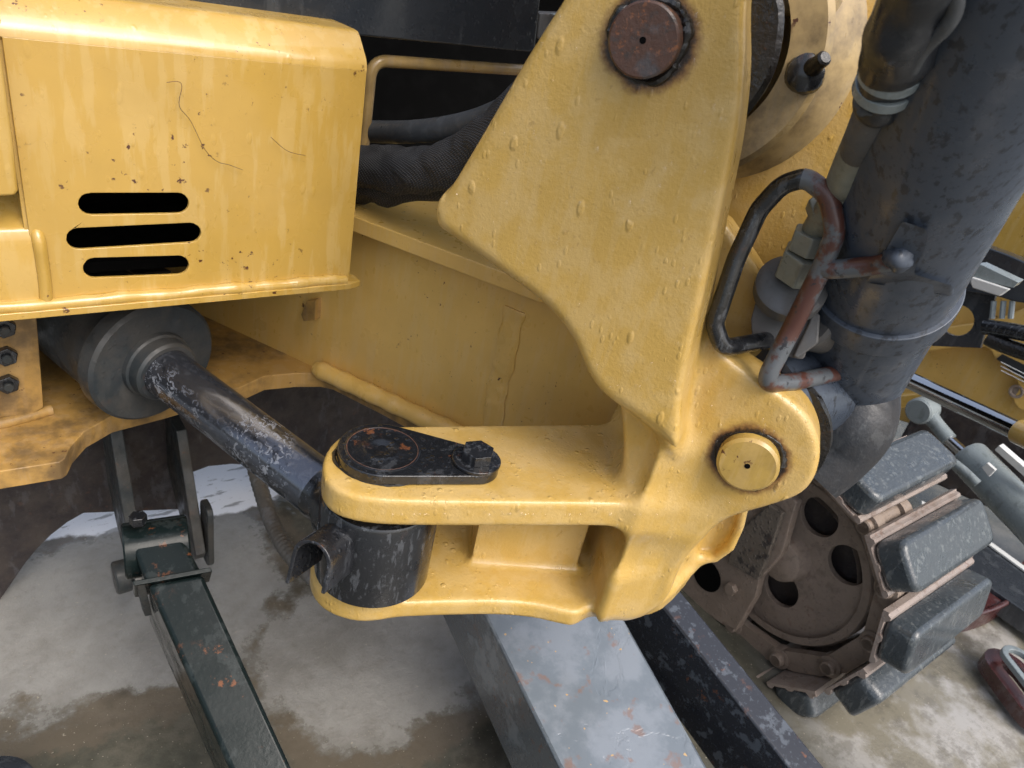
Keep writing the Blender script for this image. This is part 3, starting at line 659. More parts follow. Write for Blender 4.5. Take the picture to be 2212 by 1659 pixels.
# hidden king pin block to close the nose
# bolted plate, left
yb = pz(60, 905, ZL)[1]
BP = thing('bolted_plate', 'dirty yellow plate with a row of black bolts at the left edge', 'bolted bracket', pz(40, 905, ZL))
q = [py_(x, y, yb) for x, y in ((-120, 640), (73, 640), (80, 700), (88, 800), (94, 880), (60, 900), (-120, 925))]
prism('plate', q, (0, .012, 0), Y_DIRTY, BP, bevel=.001)
for x, y in ((8, 704), (12, 765), (16, 825)):
    bo = hexbolt('bolt', py_(x, y, yb), (0, -1, 0), .0115, .009, BLACK, BP)
    q_ = py_(x, y, yb); lathe('stud_end', q_-np.array([0, .009, 0]), (0, -1, 0), disc_prof(0, .005, .005, .0008), GREYB, bo, seg=16)
P = smooth_path([pz(x, y, ZL+.002) for x, y in ((-60, 925), (0, 915), (60, 900), (100, 888), (112, 885))], 6)
tube('weld_bead', P, .007, Y_DIRTY, BP, seg=10)

# ------------------------------------------------------------------ undercarriage frame below
UC = thing('undercarriage_frame', 'dark purple brown arched undercarriage plate under the yellow frame', 'undercarriage', (.2, 1.1, 0))
YU = 1.09
def yu(l, y=YU): return [py_(a_, b_, y) for a_, b_ in l]
prism('arched_plate', yu([(-150, 1560), (-150, 900), (120, 840), (420, 800), (900, 800), (980, 930), (900, 1080), (780, 1110), (720, 1080), (640, 1042), (580, 1015), (540, 1004), (500, 1002), (450, 1007), (415, 1020), (396, 1045), (385, 1100), (180, 1108), (145, 1128), (110, 1155), (80, 1185), (55, 1215), (0, 1295), (-60, 1400)]), (0, .05, 0), FRAMED, UC)
box('rear_deck', (.6, 1.40, .60), (.95, 0, 0), (0, .01, 0), (0, 0, .14), FRAMED, UC)
box('belly_plate', (.5, 1.45, .52), (.75, 0, 0), (0, .32, 0), (0, 0, .02), FRAMED, UC)
# pivot bracket of the left blade arm: two cheeks, pin, washer plate
BK = thing('arm_pivot_bracket', 'pair of grey pivot cheeks holding the left dark green arm', 'pivot bracket', py_(330, 1100, 1.0))
def cheek(px, y0, dy, th, **k):
    q = yu(px, y0); q = [v-np.array([th, 0, 0]) if False else v for v in q]; return prism('cheek_plate', q, (0, dy, 0), GREYB, BK, bevel=.0015, **k)
# each cheek is a vertical plate in the X = const plane
def xcheek(px_front, width, xx, tk):
    q = [px_(x, y, xx) for x, y in px_front]; return prism('cheek_plate', q, (tk, 0, 0), GREYB, BK, bevel=.002)
fl = py_(250, 1100, .98); 
def zy(px, py, xx): return px_(px, py, xx)
XL = py_(232, 1060, .98)[0]; XR = py_(380, 1060, .98)[0]
def cheekplate(X0, tk, top, bot, w_top, w_bot):
    # front edge runs from top to bottom points (y,z); plate goes back in +Y
    t, b = np.array(top), np.array(bot)
    pr = [t, b, b+np.array([.010, -.018]), b+np.array([.035, -.024]), b+np.array([.060, -.010]), b+np.array([w_bot, .03]), t+np.array([w_top, 0])]
    prism('cheek_plate', [np.array([X0, y_, z_]) for y_, z_ in pr], (tk, 0, 0), GREYB, BK, bevel=.002)
a1, a2 = py_(235, 1000, 1.02), py_(284, 1270, .92)
cheekplate(a1[0]+.005, .018, (a1[1], a1[2]+.06), (a2[1], a2[2]), .22, .12)
b1, b2 = py_(372, 1000, 1.02), py_(408, 1190, .93)
cheekplate(b1[0]+.008, .016, (b1[1], b1[2]+.06), (b2[1], b2[2]-.015), .22, .12)
pv = np.array([a1[0], a2[1]+.034, a2[2]+.008])
lathe('pivot_pin', pv-np.array([.018, 0, .012]), (1, 0, 0), disc_prof(0, .022, .026, .002), GREYB, BK)
wp = np.array([b1[0]+.028, pv[1], pv[2]+.01])
prism('washer_plate', round_corners([wp+np.array([0, y_, z_]) for y_, z_ in ((-.022, -.04), (.02, -.04), (.02, .085), (-.022, .085))], .018, 5), (.010, 0, 0), GREYB, BK, bevel=.002)
# ------------------------------------------------------------------ left blade arm (box section)
def beam(parent, name, top_px, z_far, z_near, depth, mat, bevel=.006, side=None, topmat=None):
    """box beam: top face traced, far pair then near pair, heights given"""
    fl_, fr_, nr_, nl_ = top_px
    P = [pz(*fl_, z_far), pz(*fr_, z_far), pz(*nr_, z_near), pz(*nl_, z_near)]
    # prolong the near end
    P[2] = P[2]+(P[2]-P[1])*.35; P[3] = P[3]+(P[3]-P[0])*.35
    nvec = nrm(np.cross(P[1]-P[0], P[3]-P[0])); nvec = nvec if nvec[2] > 0 else -nvec
    o = prism(name, P, -nvec*depth, mat, parent, bevel=bevel, bseg=4)
    return P, nvec, o
LA = thing('blade_arm', 'dark green black box arm at lower left, hinged in the grey bracket', 'blade arm', pz(500, 1500, .25))
P, nv, _ = beam(LA, 'box_section', ((318, 1262), (438, 1240), (640, 1680), (504, 1680)), .36, .24, .21, GREEN)
far = nrm(P[0]-P[3]); cr = nrm(P[1]-P[0]); mid = (P[0]+P[1])/2
prism('knuckle', [mid-cr*.030+nv*(-.002), mid+cr*.030+nv*(-.002), mid+cr*.028+far*.055-nv*.008, mid-cr*.028+far*.055-nv*.008], -nv*.06, GREEN, LA, bevel=.006, bseg=4)
lathe('pivot_tube', mid+far*.055-nv*.040-cr*.036, cr, disc_prof(0, .072, .034, .002), GREEN, LA)
prism('collar', [mid-cr*.043+nv*.004, mid+cr*.040+nv*.004, mid+cr*.040-nv*.05, mid-cr*.043-nv*.06], far*.006, GREEN, LA, bevel=.001)
prism('side_gusset', [P[0]-cr*.010+nv*.001, P[0]-cr*.002, P[0]-cr*.002-nv*.09-far*.02, P[0]-cr*.010-nv*.09-far*.02], far*.01, GREYB, LA, bevel=.001)
hexbolt('grease_fitting', mid+far*.075+nv*.006-cr*.012, UP, .010, .012, BLACK, LA)
# ------------------------------------------------------------------ wide beam and outer beam
WB = thing('wide_blade_beam', 'wide flat steel beam puddled with rain, running down below the bracket', 'blade beam', pz(1300, 1500, .25))
P, nv, _ = beam(WB, 'beam_body', ((985, 1200), (1267, 1200), (1535, 1680), (1222, 1680)), .27, .22, .15, BEAM, bevel=.007)
tube('worn_edge', [P[0]+nv*-.0012+(P[1]-P[0])*.006, P[3]+nv*-.0012+(P[2]-P[3])*.006], .0030, BEAM, WB, seg=10)
tube('worn_edge', [P[1]+nv*-.0012-(P[1]-P[0])*.006, P[2]+nv*-.0012-(P[2]-P[3])*.006], .0030, BEAM, WB, seg=10)
prism('top_skin', [v+nv*.0008+(P[(i+2) % 4]-v)*.012 for i, v in enumerate(P)], nv*.0012, BEAMTOP, WB)
OB = thing('outer_blade_beam', 'narrow rusty black steel beam crossing between the wide beam and the track', 'blade beam', pz(1600, 1500, .25))
beam(OB, 'beam_body', ((1330, 1180), (1378, 1162), (1800, 1680), (1722, 1680)), .30, .22, .13, dark('wet_rusty_black_steel', (.020, .022, .028), spots=.5, spot=(.12, .14, .165), rust=.9, rough=.16, streak=(45, 45, 45), pits=.2), bevel=.004)
# corrugated hose
P = smooth_path([pd(x, y, d_) for x, y, d_ in ((530, 940, 1.1), (558, 1040, 1.02), (588, 1130, .97), (625, 1195, .93), (690, 1258, .90), (760, 1290, .9))], 26)
o = tube('corrugated_hose', P, [.0096+(.0005 if i % 3 == 0 else -.0003) for i in range(len(P))], dark('grey_conduit_plastic', (.085, .08, .07), spots=.2, rust=0, rough=.5, coat=0, dirt=.3), seg=16)
o['label'] = 'thin grey corrugated hose hanging behind the cylinder rod'; o['category'] = 'hose'

# ------------------------------------------------------------------ boom cylinder with clamp, guard and fitting
b0, b1 = pd(1824, 806, .83), pd(2110, 150, .55); bax = nrm(b1-b0)
BCY = thing('boom_cylinder', 'large grey boom cylinder leaning up to the right, streaked with rain', 'hydraulic cylinder', b0)
RB = .056
def cut_tube(p, d_, prof, **k): return lathe('barrel', p, d_, prof, BARREL, BCY, seg=72, **k)
lathe('barrel', b0, bax, [(0, 0), (0, RB-.002), (.002, RB), (.62, RB), (.62, 0)], BARREL, BCY, seg=80)
tb = .0; 
def along(px, py):   # parameter along the cylinder axis of the closest approach to a pixel ray
    r = ray(px, py); n_ = np.cross(bax, np.cross(r, bax)); w_ = CAM-b0; a_, b_, c__, d__, e_ = 1, bax.dot(r), r.dot(r), bax.dot(-w_), r.dot(-w_)
    return (a_*0+(-(b_*e_-c__*d__))/(a_*c__-b_*b_))*1.0
t_cl = -along(1955, 655)
lathe('clamp_band', b0+bax*(t_cl-.004), bax, [(0, RB-.001), (0, RB+.0045), (.026, RB+.0045), (.026, RB-.001)], BARREL, BCY, seg=80, bevel=.0012)
vdir_ = nrm(pd(1840, 1020, .8)-CAM)
# raised bracket pad lying on the tube
def on_tube(px, py, r=None):
    """hit of a view ray with the cylinder of radius r"""
    r = r or RB; rd = ray(px, py); oc = CAM-b0; dp = rd-bax*rd.dot(bax); op = oc-bax*oc.dot(bax)
    a_, b_, c_ = dp.dot(dp), 2*dp.dot(op), op.dot(op)-r*r; disc = b_*b_-4*a_*c_
    t_ = (-b_-math.sqrt(max(disc, 0)))/(2*a_); return CAM+rd*t_
padpx = round_corners([(1925, 520), (1950, 478), (2004, 496), (1998, 535), (1972, 592), (2060, 618), (2060, 640), (1870, 610), (1885, 590)], 9, 4)
bm = bmesh.new(); ov = [on_tube(x, y, RB+.004) for x, y in padpx]; iv = [on_tube(x, y, RB-.004) for x, y in padpx]
va = [bm.verts.new(v.tolist()) for v in ov]; vb = [bm.verts.new(v.tolist()) for v in iv]
bm.faces.new(va); 
for i in range(len(va)): bm.faces.new((va[i], va[(i+1) % len(va)], vb[(i+1) % len(va)], vb[i]))
bmesh.ops.triangulate(bm, faces=[f_ for f_ in bm.faces if len(f_.verts) > 4])
finish('bracket_pad', bm_mesh(bm), BARREL, BCY, angle=60)
# flat strip along the right side of the tube
sr = [on_tube(2090, 560, RB-.001), on_tube(1935, 870, RB-.001)]
# foot of the cylinder
f0 = p2+A*.045
lathe('foot_eye', p2+A*.052, A, [(0, 0), (0, .060), (.003, .063), (.072, .063), (.075, .060), (.075, 0)], BARREL, BCY, seg=56)
lathe('dust_seal', p2+A*.047, A, [(0, .03), (0, .066), (.006, .068), (.010, .064), (.010, .03)], GREASE, BCY, seg=48, jit=.02)
fe = p2+A*.088
P = [b0-bax*.0, b0-bax*.015, fe+bax*.035, fe]
tube('foot_neck', P, [.052, .050, .050, .050], BARREL, BCY, seg=36)
tube('foot_lug', smooth_path([b0+bax*.004, pd(1836, 900, .815), pd(1800, 965, .82), pd(1745, 1020, .82)], 6), [.050, .044, .040, .036], dark('grimy_foot_steel', (.016, .019, .024), spots=.6, spot=(.05, .055, .06), rust=.3, rough=.6, coat=0, streak=(60, 60, 30), dirt=.12, pits=.2, bumpy=.4), BCY, seg=36)
# U shaped rod guard
def guard_pts(px): return [pd(x, y, d_) for x, y, d_ in px]
GR = thing('rod_guard', 'bent steel rod guard loop, half black half rusty, welded to the boom cylinder', 'hose guard', on_tube(1800, 800))
GM = NT('rusty_grey_guard_paint'); gsx = GM.n('ShaderNodeSeparateXYZ'); 
gc = GM.mix(GM.step(GM.noise(34, 5, .65), .47, .56), (.095, .105, .115), (.080, .030, .021)); gc = GM.mix(GM.step(GM.noise(90, 4, .7), .60, .66), gc, (.02, .02, .025))
GMAT = GM.out(gc, .4, GM.bump(GM.noise(150, 4), .3, .001), coat=.2)
# two stubs welded to the tube and the bent loop
g1 = guard_pts([(1948, 560, .72), (1905, 572, .69), (1800, 580, .655)])
pl = [on_tube(1945, 556, RB-.008), pd(1925, 562, .592), pd(1880, 574, .600), pd(1800, 582, .608), pd(1778, 578, .612)]
tube('upper_stub', smooth_path(pl, 6), .0074, GMAT, GR, seg=16)
bm = bmesh.new(); bmesh.ops.create_icosphere(bm, subdivisions=3, radius=.0100, matrix=Matrix.Translation(on_tube(1945, 556, RB+.003).tolist())); me = bm_mesh(bm)
for v in me.vertices: v.co += v.normal*mnoise.noise(v.co*120)*.004
finish('weld_blob', me, BARREL, GR)
pl = [pd(1660, 734, .675), pd(1640, 738, .655), pd(1560, 752, .625), pd(1543, 700, .618), pd(1590, 560, .612), pd(1640, 452, .61), pd(1690, 398, .605), pd(1735, 385, .60), pd(1752, 392, .60)]
tube('black_leg', round_corners(pl, [0, 0, .014, .014, .05, .03, .025, .01, 0], 6, False), .0074, BLACK, GR, seg=16)
pl = [pd(1732, 386, .60), pd(1748, 389, .5995), pd(1790, 420, .597), pd(1806, 500, .60), pd(1775, 580, .612), pd(1710, 710, .628), pd(1648, 830, .636), pd(1720, 824, .68), on_tube(1805, 806, RB-.004)]
tube('rusty_leg', round_corners(pl, [0, .01, .025, .03, .05, .05, .014, .0, 0], 6, False), .0076, GMAT, GR, seg=16)
# fitting block
FB = thing('hose_fitting_block', 'dark grey cast elbow fitting bolted to the boom cylinder, framed by the rod guard', 'hydraulic fitting', on_tube(1760, 700))
q = [pd(x, y, .668) for x, y in ((1642, 615), (1712, 640), (1770, 660), (1752, 700), (1738, 778), (1700, 770), (1625, 735), (1622, 690))]
vdir = nrm(pd(1700, 690, .8)-CAM)
prism('block_body', round_corners(q, .004, 3), vdir*.05, FITBLK, FB, bevel=.003)
cc = pd(1765, 690, .70); tow = nrm(on_tube(1800, 690)-cc)
lathe('port_boss', pd(1735, 675, .69), nrm(pd(1815, 700, .745)-pd(1735, 675, .69)), [(0, 0), (0, .028), (.003, .031), (.045, .031), (.06, .031)], FITBLK, FB)
q = [pd(x, y, .660) for x, y in ((1757, 670), (1772, 680), (1768, 742), (1722, 775), (1712, 770), (1745, 700))]
prism('name_lug', q, vdir*.02, FITBLK, FB, bevel=.002)
hd = nrm(pd(1965, 100, .485)-pd(1722, 600, .665))
s_ = pd(1708, 622, .660)
lathe('collar', s_-hd*.010, hd, [(0, 0), (0, .027), (.002, .029), (.014, .029), (.018, .024), (.018, 0)], FITBLK, FB)
# hose going up
h0 = s_; h1 = pd(1968, 180, .60); 
FH = thing('hose_fitting', 'plated crimped hose end with hex nuts, rising from the fitting block', 'hydraulic fitting', h0)
def seg_at(px, py, d_): return pd(px, py, d_)
ctr = [(1722, 600, .652), (1745, 545, .64), (1762, 500, .633), (1780, 455, .625), (1824, 400, .60), (1852, 335, .575), (1880, 262, .55), (1905, 205, .525), (1928, 160, .505)]
Pc = [pd(*c_) for c_ in ctr]
def segm(name, i, j, r0, r1, mat, **k):
    a_, b_ = Pc[i], Pc[j]; d_ = b_-a_; L_2 = np.linalg.norm(d_)
    return lathe(name, a_, d_, [(0, 0), (0, r0*.94), (.0015, r0), (L_2-.0015, r1), (L_2, r1*.94), (L_2, 0)], mat, FH, seg=32, **k)
def hexseg(name, a_, b_, r, mat):
    u, v, d_ = frame_of(b_-a_); return prism(name, [a_+(u*math.cos(i*math.pi/3)+v*math.sin(i*math.pi/3))*r for i in range(6)], b_-a_, mat, FH, bevel=.0015)
hexseg('hex_nut', Pc[0], Pc[1], .0195, PLATED); hexseg('hex_nut', Pc[1]+hd*.001, Pc[2], .0172, PLATED)
segm('stem', 2, 4, .0112, .0112, PLATED)
lathe('ferrule', Pc[4]-nrm(Pc[5]-Pc[4])*.006, Pc[5]-Pc[4], [(0, 0), (0, .0105), (.004, .0128), (.012, .0134), (.030, .0134), (.06, .0130), (.062, 0)], PLATED, FH, seg=36)
segm('rubber_end', 5, 7, .0128, .0125, FITBLK)
o = hexseg('hex_nut', Pc[3]-hd*.004, Pc[3]+hd*.008, .0138, PLATED)
HS = thing('armoured_hose', 'thick black sleeved hose running up the boom cylinder, with two grey clamp bands', 'hose', Pc[7])
Pn = smooth_path([pd(x, y, d_) for x, y, d_ in ((1893, 235, .535), (1912, 190, .518), (1930, 140, .498), (1955, 70, .475), (1990, -20, .46), (2030, -140, .44))], 8)
bm = bmesh.new(); add_tube(bm, Pn, [.0125, .0135]+[.0152+.001*math.sin(i) for i in range(6)]+[.0158+min(i, 12)*.0003 for i in range(len(Pn)-8)], 32); me = bm_mesh(bm)
for v in me.vertices: v.co += v.normal*mnoise.noise(v.co*60)*.0022
finish('sleeve', me, dark('black_sleeve', (.020, .023, .028), spots=.3, spot=(.06, .065, .07), rust=0, rough=.3, coat=.1, streak=(60, 60, 60), pits=0), HS)
for (x, y, d_) in ((1928, 148, .500), (1914, 182, .512)):
    c_ = pd(x, y, d_); lathe('clamp_band', c_-hd*.006, hd, [(0, .012), (0, .0175), (.007, .0175), (.007, .012)], GREYCYL, HS, seg=36, bevel=.0008)
Pn = smooth_path([pd(x, y, d_) for x, y, d_ in ((1968, 150, .475), (1995, 105, .465), (2045, 55, .455), (2064, 10, .45), (2060, -60, .44))], 8)
tube('split_edge', Pn, .0042, HOSE, HS, seg=12)
grease_ring('frayed_rubber', pd(1898, 212, .525), hd, .0128, FH, .0036, mat=HOSE)

# ------------------------------------------------------------------ boom foot
BF = thing('excavator_boom', 'pale dirty yellow boom foot boss with a black grease fitting, right of the upper pin', 'boom', pa(1720, 100, .72))
bc0 = pa(1402, 86, FA)
def ringprof(r, a0, a1, b=.004): return [(a0, r-.03), (a0, r-b), (a0+b, r), (a1-b, r), (a1, r-b), (a1, r-.03)]
cb = bc0
rr_ = []
lathe('dust_seal', cb+A*.056, A, [(0, .02), (0, .078), (.004, .082), (.010, .082), (.012, .06)], GREASE, BF, seg=56, jit=.015)
lathe('thrust_washer', cb+A*.068, A, ringprof(.080, 0, .022, .003), Y_PALE, BF, seg=64)
lathe('side_flange', cb-B*.012+A*.094, A, ringprof(.104, 0, .020, .005), Y_PALE, BF, seg=72)
lathe('boss_tube', cb-B*.032+A*.113, A, ringprof(.108, 0, .13, .03), Y_PALE, BF, seg=72)
lathe('far_seal', cb-B*.030+A*.225, A, ringprof(.106, 0, .022, .003), GREASE, BF, seg=56)
bm = bmesh.new(); c1 = cb+A*.20
add_box(bm, c1+UP*.25-B*.02, A*.085, B*.090, UP*.22); finish('boom_box', bm_mesh(bm), Y_PALE, BF, bevel=.01)
bm = bmesh.new(); add_box(bm, cb+A*.40+UP*.2-B*.02, A*.11, B*.060, UP*.35); finish('boom_side_plate', bm_mesh(bm), Y_DIRTY, BF, bevel=.01)
nip = pa(1738, 158, .70); nipd = nrm(pd(1738, 158, .60)-pd(1700, 160, .9))
gn = pa(1738, 160, A.dot(cb)+.0945); _t = np.linalg.norm(gn-CAM)
lathe('grease_fitting_base', gn+np.array([0, 0, 0]), nrm(CAM-gn+UP*.1), [(-.03, .014), (0, .0145), (.006, .013), (.009, .007), (.010, 0)], BLACK, BF, seg=20, jit=.15)
g2 = nrm(pd(1790, 118, _t-.02)-gn); lathe('grease_nipple', gn+g2*.003, g2, [(0, .006), (.008, .0068), (.013, .0058), (.020, .0055), (.0215, .004), (.0215, 0)], GREASE, BF, seg=18)

# ------------------------------------------------------------------ far track
XW = 1.16
hub = px_(1700, 1200, XW); print('hub', hub, 'dist', np.linalg.norm(hub-CAM))
RW = .165
TR = thing('track_assembly', 'muddy crawler track end with rubber pads and an idler wheel with round holes', 'crawler track', (hub[0], hub[1], 0))
hz = [(math.cos(t_)*.092, math.sin(t_)*.092) for t_ in (math.radians(-8), math.radians(112), math.radians(232))]
def hc(px, py): q = px_(px, py, XW); return (-(q[1]-hub[1]), q[2]-hub[2])
h1_, h2_ = hc(1830, 1221), hc(1687, 1272)
whl = holed('idler_wheel', hub, (0, -1, 0), (0, 0, 1), (-1, 0, 0), circle2((0, 0), RW, 64), [circle2(h1_, .036, 28), circle2(h2_, .036, 28), circle2((.02, .11), .036, 28)], -.012, 0, MUD, TR, bevel=.002, angle=30)
lathe('wheel_rim', hub+np.array([-.012, 0, 0]), (1, 0, 0), [(0, RW-.014), (0, RW), (.006, RW+.004), (.035, RW+.004), (.04, RW-.01), (.05, RW-.01), (.05, RW-.03), (.012, RW-.03)], MUD, TR, seg=72)
lathe('wheel_hub', hub+np.array([-.030, 0, 0]), (1, 0, 0), [(0, 0), (0, .036), (.004, .042), (.02, .046), (.03, .050), (.04, .052)], MUD, TR, seg=40, jit=.03)
lathe('inner_drum', hub+np.array([.03, 0, 0]), (1, 0, 0), [(0, 0), (0, .145), (.10, .145), (.10, 0)], FRAMED, TR, seg=48)
# track frame cheek in front of the wheel, with a bolt
q = [px_(x, y, XW-.045) for x, y in ((1350, 1180), (1480, 1040), (1640, 1020), (1720, 1085), (1688, 1200), (1640, 1252), (1632, 1290), (1590, 1362), (1560, 1350), (1440, 1260), (1390, 1230))]
prism('frame_cheek', q, (.02, 0, 0), MUD, TR, bevel=.003)
q = [px_(x, y, XW-.062) for x, y in ((1590, 1150), (1660, 1090), (1690, 1110), (1660, 1200), (1636, 1255), (1570, 1215))]
prism('scraper_plate', q, (.014, 0, 0), dark('mud_speckled_steel', (.12, .10, .08), spots=.9, spot=(.035, .03, .028), rust=.2, rough=.6, coat=0, bumpy=.9, streak=(45, 45, 45)), TR, bevel=.003)
hexbolt('bolt', px_(1583, 1270, XW-.045), (-1, 0, 0), .013, .012, MUD, TR)
lathe('frame_hole_shade', px_(1527, 1243, XW-.0455), (-1, 0, 0), disc_prof(0, .0008, .034, .0003), VOID, TR)
# chain links round the wheel and shoes
PITCH = math.radians(31); RL = RW+.026
def radial(phi): return np.array([0, -math.cos(phi), math.sin(phi)])      # phi from the front (-Y), up positive
def tang(phi): return np.array([0, math.sin(phi), math.cos(phi)])
PH0 = math.radians(12)
link_me = pin_me = None
def place(name, me, phi, mat, parent, R_=None, loc=None):
    o = bpy.data.objects.new(name, me); COL.objects.link(o); o.parent = parent
    base = np.array(parent.location); q = parent.parent
    while q is not None: base = base+np.array(q.location); q = q.parent
    rd, tg = radial(phi), tang(phi); M = np.eye(4); M[:3, 0] = (1, 0, 0); M[:3, 1] = tg; M[:3, 2] = rd; M[:3, 3] = (loc if loc is not None else hub)-base
    o.matrix_local = Matrix(M.tolist())
    if name == 'rubber_pad': b = o.modifiers.new('bevel', 'BEVEL'); b.width = .009; b.segments = 3; b.angle_limit = .7
    return o
def shape(fn, mat, bevel=0):
    bm = bmesh.new(); fn(bm)
    if bevel: bmesh.ops.bevel(bm, geom=[e_ for e_ in bm.edges if len(e_.link_faces) == 2 and e_.calc_face_angle(0) > .6], offset=bevel, segments=2, profile=.6, affect='EDGES')
    me = bm_mesh(bm); me.materials.append(mat); me.polygons.foreach_set('use_smooth', [True]*len(me.polygons)); me.set_sharp_from_angle(angle=math.radians(38)); return me
def f_link(bm):
    for x in (-.026, .060):
        add_prism(bm, round_corners([np.array([x, y, z]) for y, z in ((-.060, -.016), (.060, -.016), (.060, .012), (.030, .022), (-.030, .022), (-.060, .012))], .012, 3), (.018, 0, 0))
        pass
def _pins(bm):
    for y in (-.054, .054): add_lathe(bm, np.array([-.040, y, 0]), (1, 0, 0), [(0, 0), (0, .010), (.002, .0125), (.010, .0135), (.011, .020), (.034, .020), (.034, .012), (.10, .012), (.10, .020), (.125, .020), (.125, 0)], 20)
def f_shoe(bm):   # grouser plate, three low bars, in local x across, y along, z out
    pr = [(-.050, 0), (-.050, .006), (-.046, .010), (-.041, .010), (-.036, .005), (-.012, .005), (-.006, .009), (.002, .009), (.006, .005), (.030, .005), (.034, .010), (.037, .014), (.042, .014), (.046, .009), (.050, .010), (.050, 0)]
    add_prism(bm, [np.array([-.08, y, z]) for y, z in pr], (.30, 0, 0))
def f_pad(bm):
    add_prism(bm, round_corners([np.array([x, y, 0]) for x, y in ((-.078, -.046), (.208, -.046), (.208, .036), (-.078, .036))], .022, 5), (0, 0, .050))
LM, SM_, PM_ = shape(lambda b_: (f_link(b_), _pins(b_)), MUD), shape(f_shoe, SHOE), shape(f_pad, PAD)
for i, k in enumerate(range(-3, 6)):
    phi = PH0+k*PITCH; c_ = hub+radial(phi)*RL; 
    o = place('chain_link', LM, phi, MUD, TR, loc=c_)
    c_ = hub+radial(phi)*(RL+.024); o = place('track_shoe', SM_, phi, SHOE, TR, loc=c_)
    if True:
        c_ = hub+radial(phi)*(RL+.030); place('rubber_pad', PM_, phi, PAD, o) if False else place('rubber_pad', PM_, phi, PAD, TR, loc=c_)
# lower run of the track on the ground, going back under the machine
phi = -math.pi/2
for k in range(1, 6):
    c_ = hub+radial(phi)*RL+np.array([0, .118*k+.02, 0])
    place('chain_link', LM, phi, MUD, TR, loc=c_); place('track_shoe', SM_, phi, SHOE, TR, loc=c_+radial(phi)*.024); place('rubber_pad', PM_, phi, PAD, TR, loc=c_+radial(phi)*.030)
box('track_frame', hub+np.array([.03, .45, .02]), (.06, 0, 0), (0, .35, 0), (0, 0, .07), MUD, TR, bevel=.01)

# ------------------------------------------------------------------ second machine behind, right edge
XB = 2.05
def xb(l, x=XB): return [px_(a_, b_, x) for a_, b_ in l]
SM = thing('yellow_cast_housing', 'yellow cast housing of the machine behind, at the right edge with a dark data plate', 'machine part', px_(2100, 900, XB))
prism('housing', smooth_path(xb([(1900, 880), (1960, 700), (2060, 640), (2200, 640), (2330, 700), (2330, 1120), (2212, 1080), (2100, 960)]), 4, True), (.06, 0, 0), Y_FRAME, SM, bevel=.004)
prism('raised_rim', smooth_path(xb([(1990, 758), (2060, 752), (2128, 750), (2150, 775), (2175, 795), (2200, 835), (2188, 862), (2205, 886), (2240, 880), (2330, 900), (2330, 640), (2150, 690), (2010, 715)], XB-.03), 4, True), (.035, 0, 0), Y_FRAME, SM, bevel=.004)
lathe('bolt_hole', px_(2195, 846, XB-.031), (-1, 0, 0), [(-.002, 0), (-.002, .009), (.002, .012), (.002, .016), (-.001, .017)], MUD, SM, seg=24)
prism('data_plate', xb([(2152, 775), (2165, 765), (2260, 812), (2250, 850)], XB-.036), (.003, 0, 0), plain('black_data_plate', (.02, .022, .025), .4), SM)
for i in range(3): 
    a_, b_ = px_(2162, 782+i*9, XB-.0368), px_(2250, 826+i*9, XB-.0368); tube('printed_line', [a_, b_], .0012, WHITEP, SM, seg=4)
q = xb([(1915, 858), (2005, 848), (2012, 868), (1925, 888)], XB-.12)
prism('lower_rim', q, (.05, 0, 0), Y_SHEET, SM, bevel=.004)
BD = thing('curved_yellow_boom', 'smooth curved yellow boom of the machine behind, upper right edge', 'machine part', px_(2180, 400, XB-.1))
prism('boom_shell', smooth_path(xb([(2060, 620), (2108, 505), (2150, 400), (2212, 280), (2380, 100), (2500, 300), (2400, 640), (2212, 560)], XB-.05), 5, True), (.12, 0, 0), Y_SHEET, BD, bevel=.03, bseg=4)
BB = thing('black_mount_bracket', 'black steel mounting bracket with a round hole, right of the boom cylinder', 'bracket', px_(2070, 700, XB-.2))
XK = XB-.22
def xyk(l): return [( -(px_(a_, b_, XK)[1]), px_(a_, b_, XK)[2]) for a_, b_ in l]
holed('bracket_plate', (XK, 0, 0), (0, -1, 0), (0, 0, 1), (-1, 0, 0), xyk([(1960, 600), (2135, 600), (2150, 640), (2118, 752), (1960, 745)]), [circle2(xyk([(2067, 692)])[0], .036, 24)], -.01, 0, SKIRT, BB, bevel=.002)
prism('curved_arm', smooth_path([px_(a_, b_, XK-.03) for a_, b_ in ((2080, 520), (2150, 540), (2212, 565), (2300, 610), (2300, 650), (2212, 655), (2150, 640), (2060, 620), (2040, 560))], 4, True), (.04, 0, 0), SKIRT, BB, bevel=.004)
for x in (2147, 2168, 2187): tube('bolt_shank', [px_(x, 650, XK-.02), px_(x-4, 688, XK-.02)], .006, GREYCYL, BB, seg=8)
BS = thing('silver_latch', 'pale folded metal latch sticking out past the boom cylinder', 'latch', px_(2130, 600, 1.5))
q = [px_(a_, b_, 1.5) for a_, b_ in ((2068, 578), (2120, 572), (2200, 610), (2188, 622), (2095, 600))]; prism('latch_plate', q, (.02, 0, .004), GREYCYL, BS, bevel=.001)
q = [px_(a_, b_, 1.49) for a_, b_ in ((2098, 598), (2180, 625), (2158, 640), (2100, 622), (2095, 610))]; prism('latch_flap', q, (.01, 0, 0), WHITEP, BS, bevel=.002)
for i, (l_, lab) in enumerate(((((2125, 706), (2170, 712), (2290, 735)), 'black braided pipe beside the mount bracket, upper one'), (((2135, 730), (2180, 750), (2300, 790)), 'black greasy pipe under the braided one at the right edge'))):
    o = tube('black_pipe', smooth_path([px_(a_, b_, XK-.04) for a_, b_ in l_], 5), .017, GREASE if i else BLACK, seg=14); o['label'] = lab; o['category'] = 'pipe'
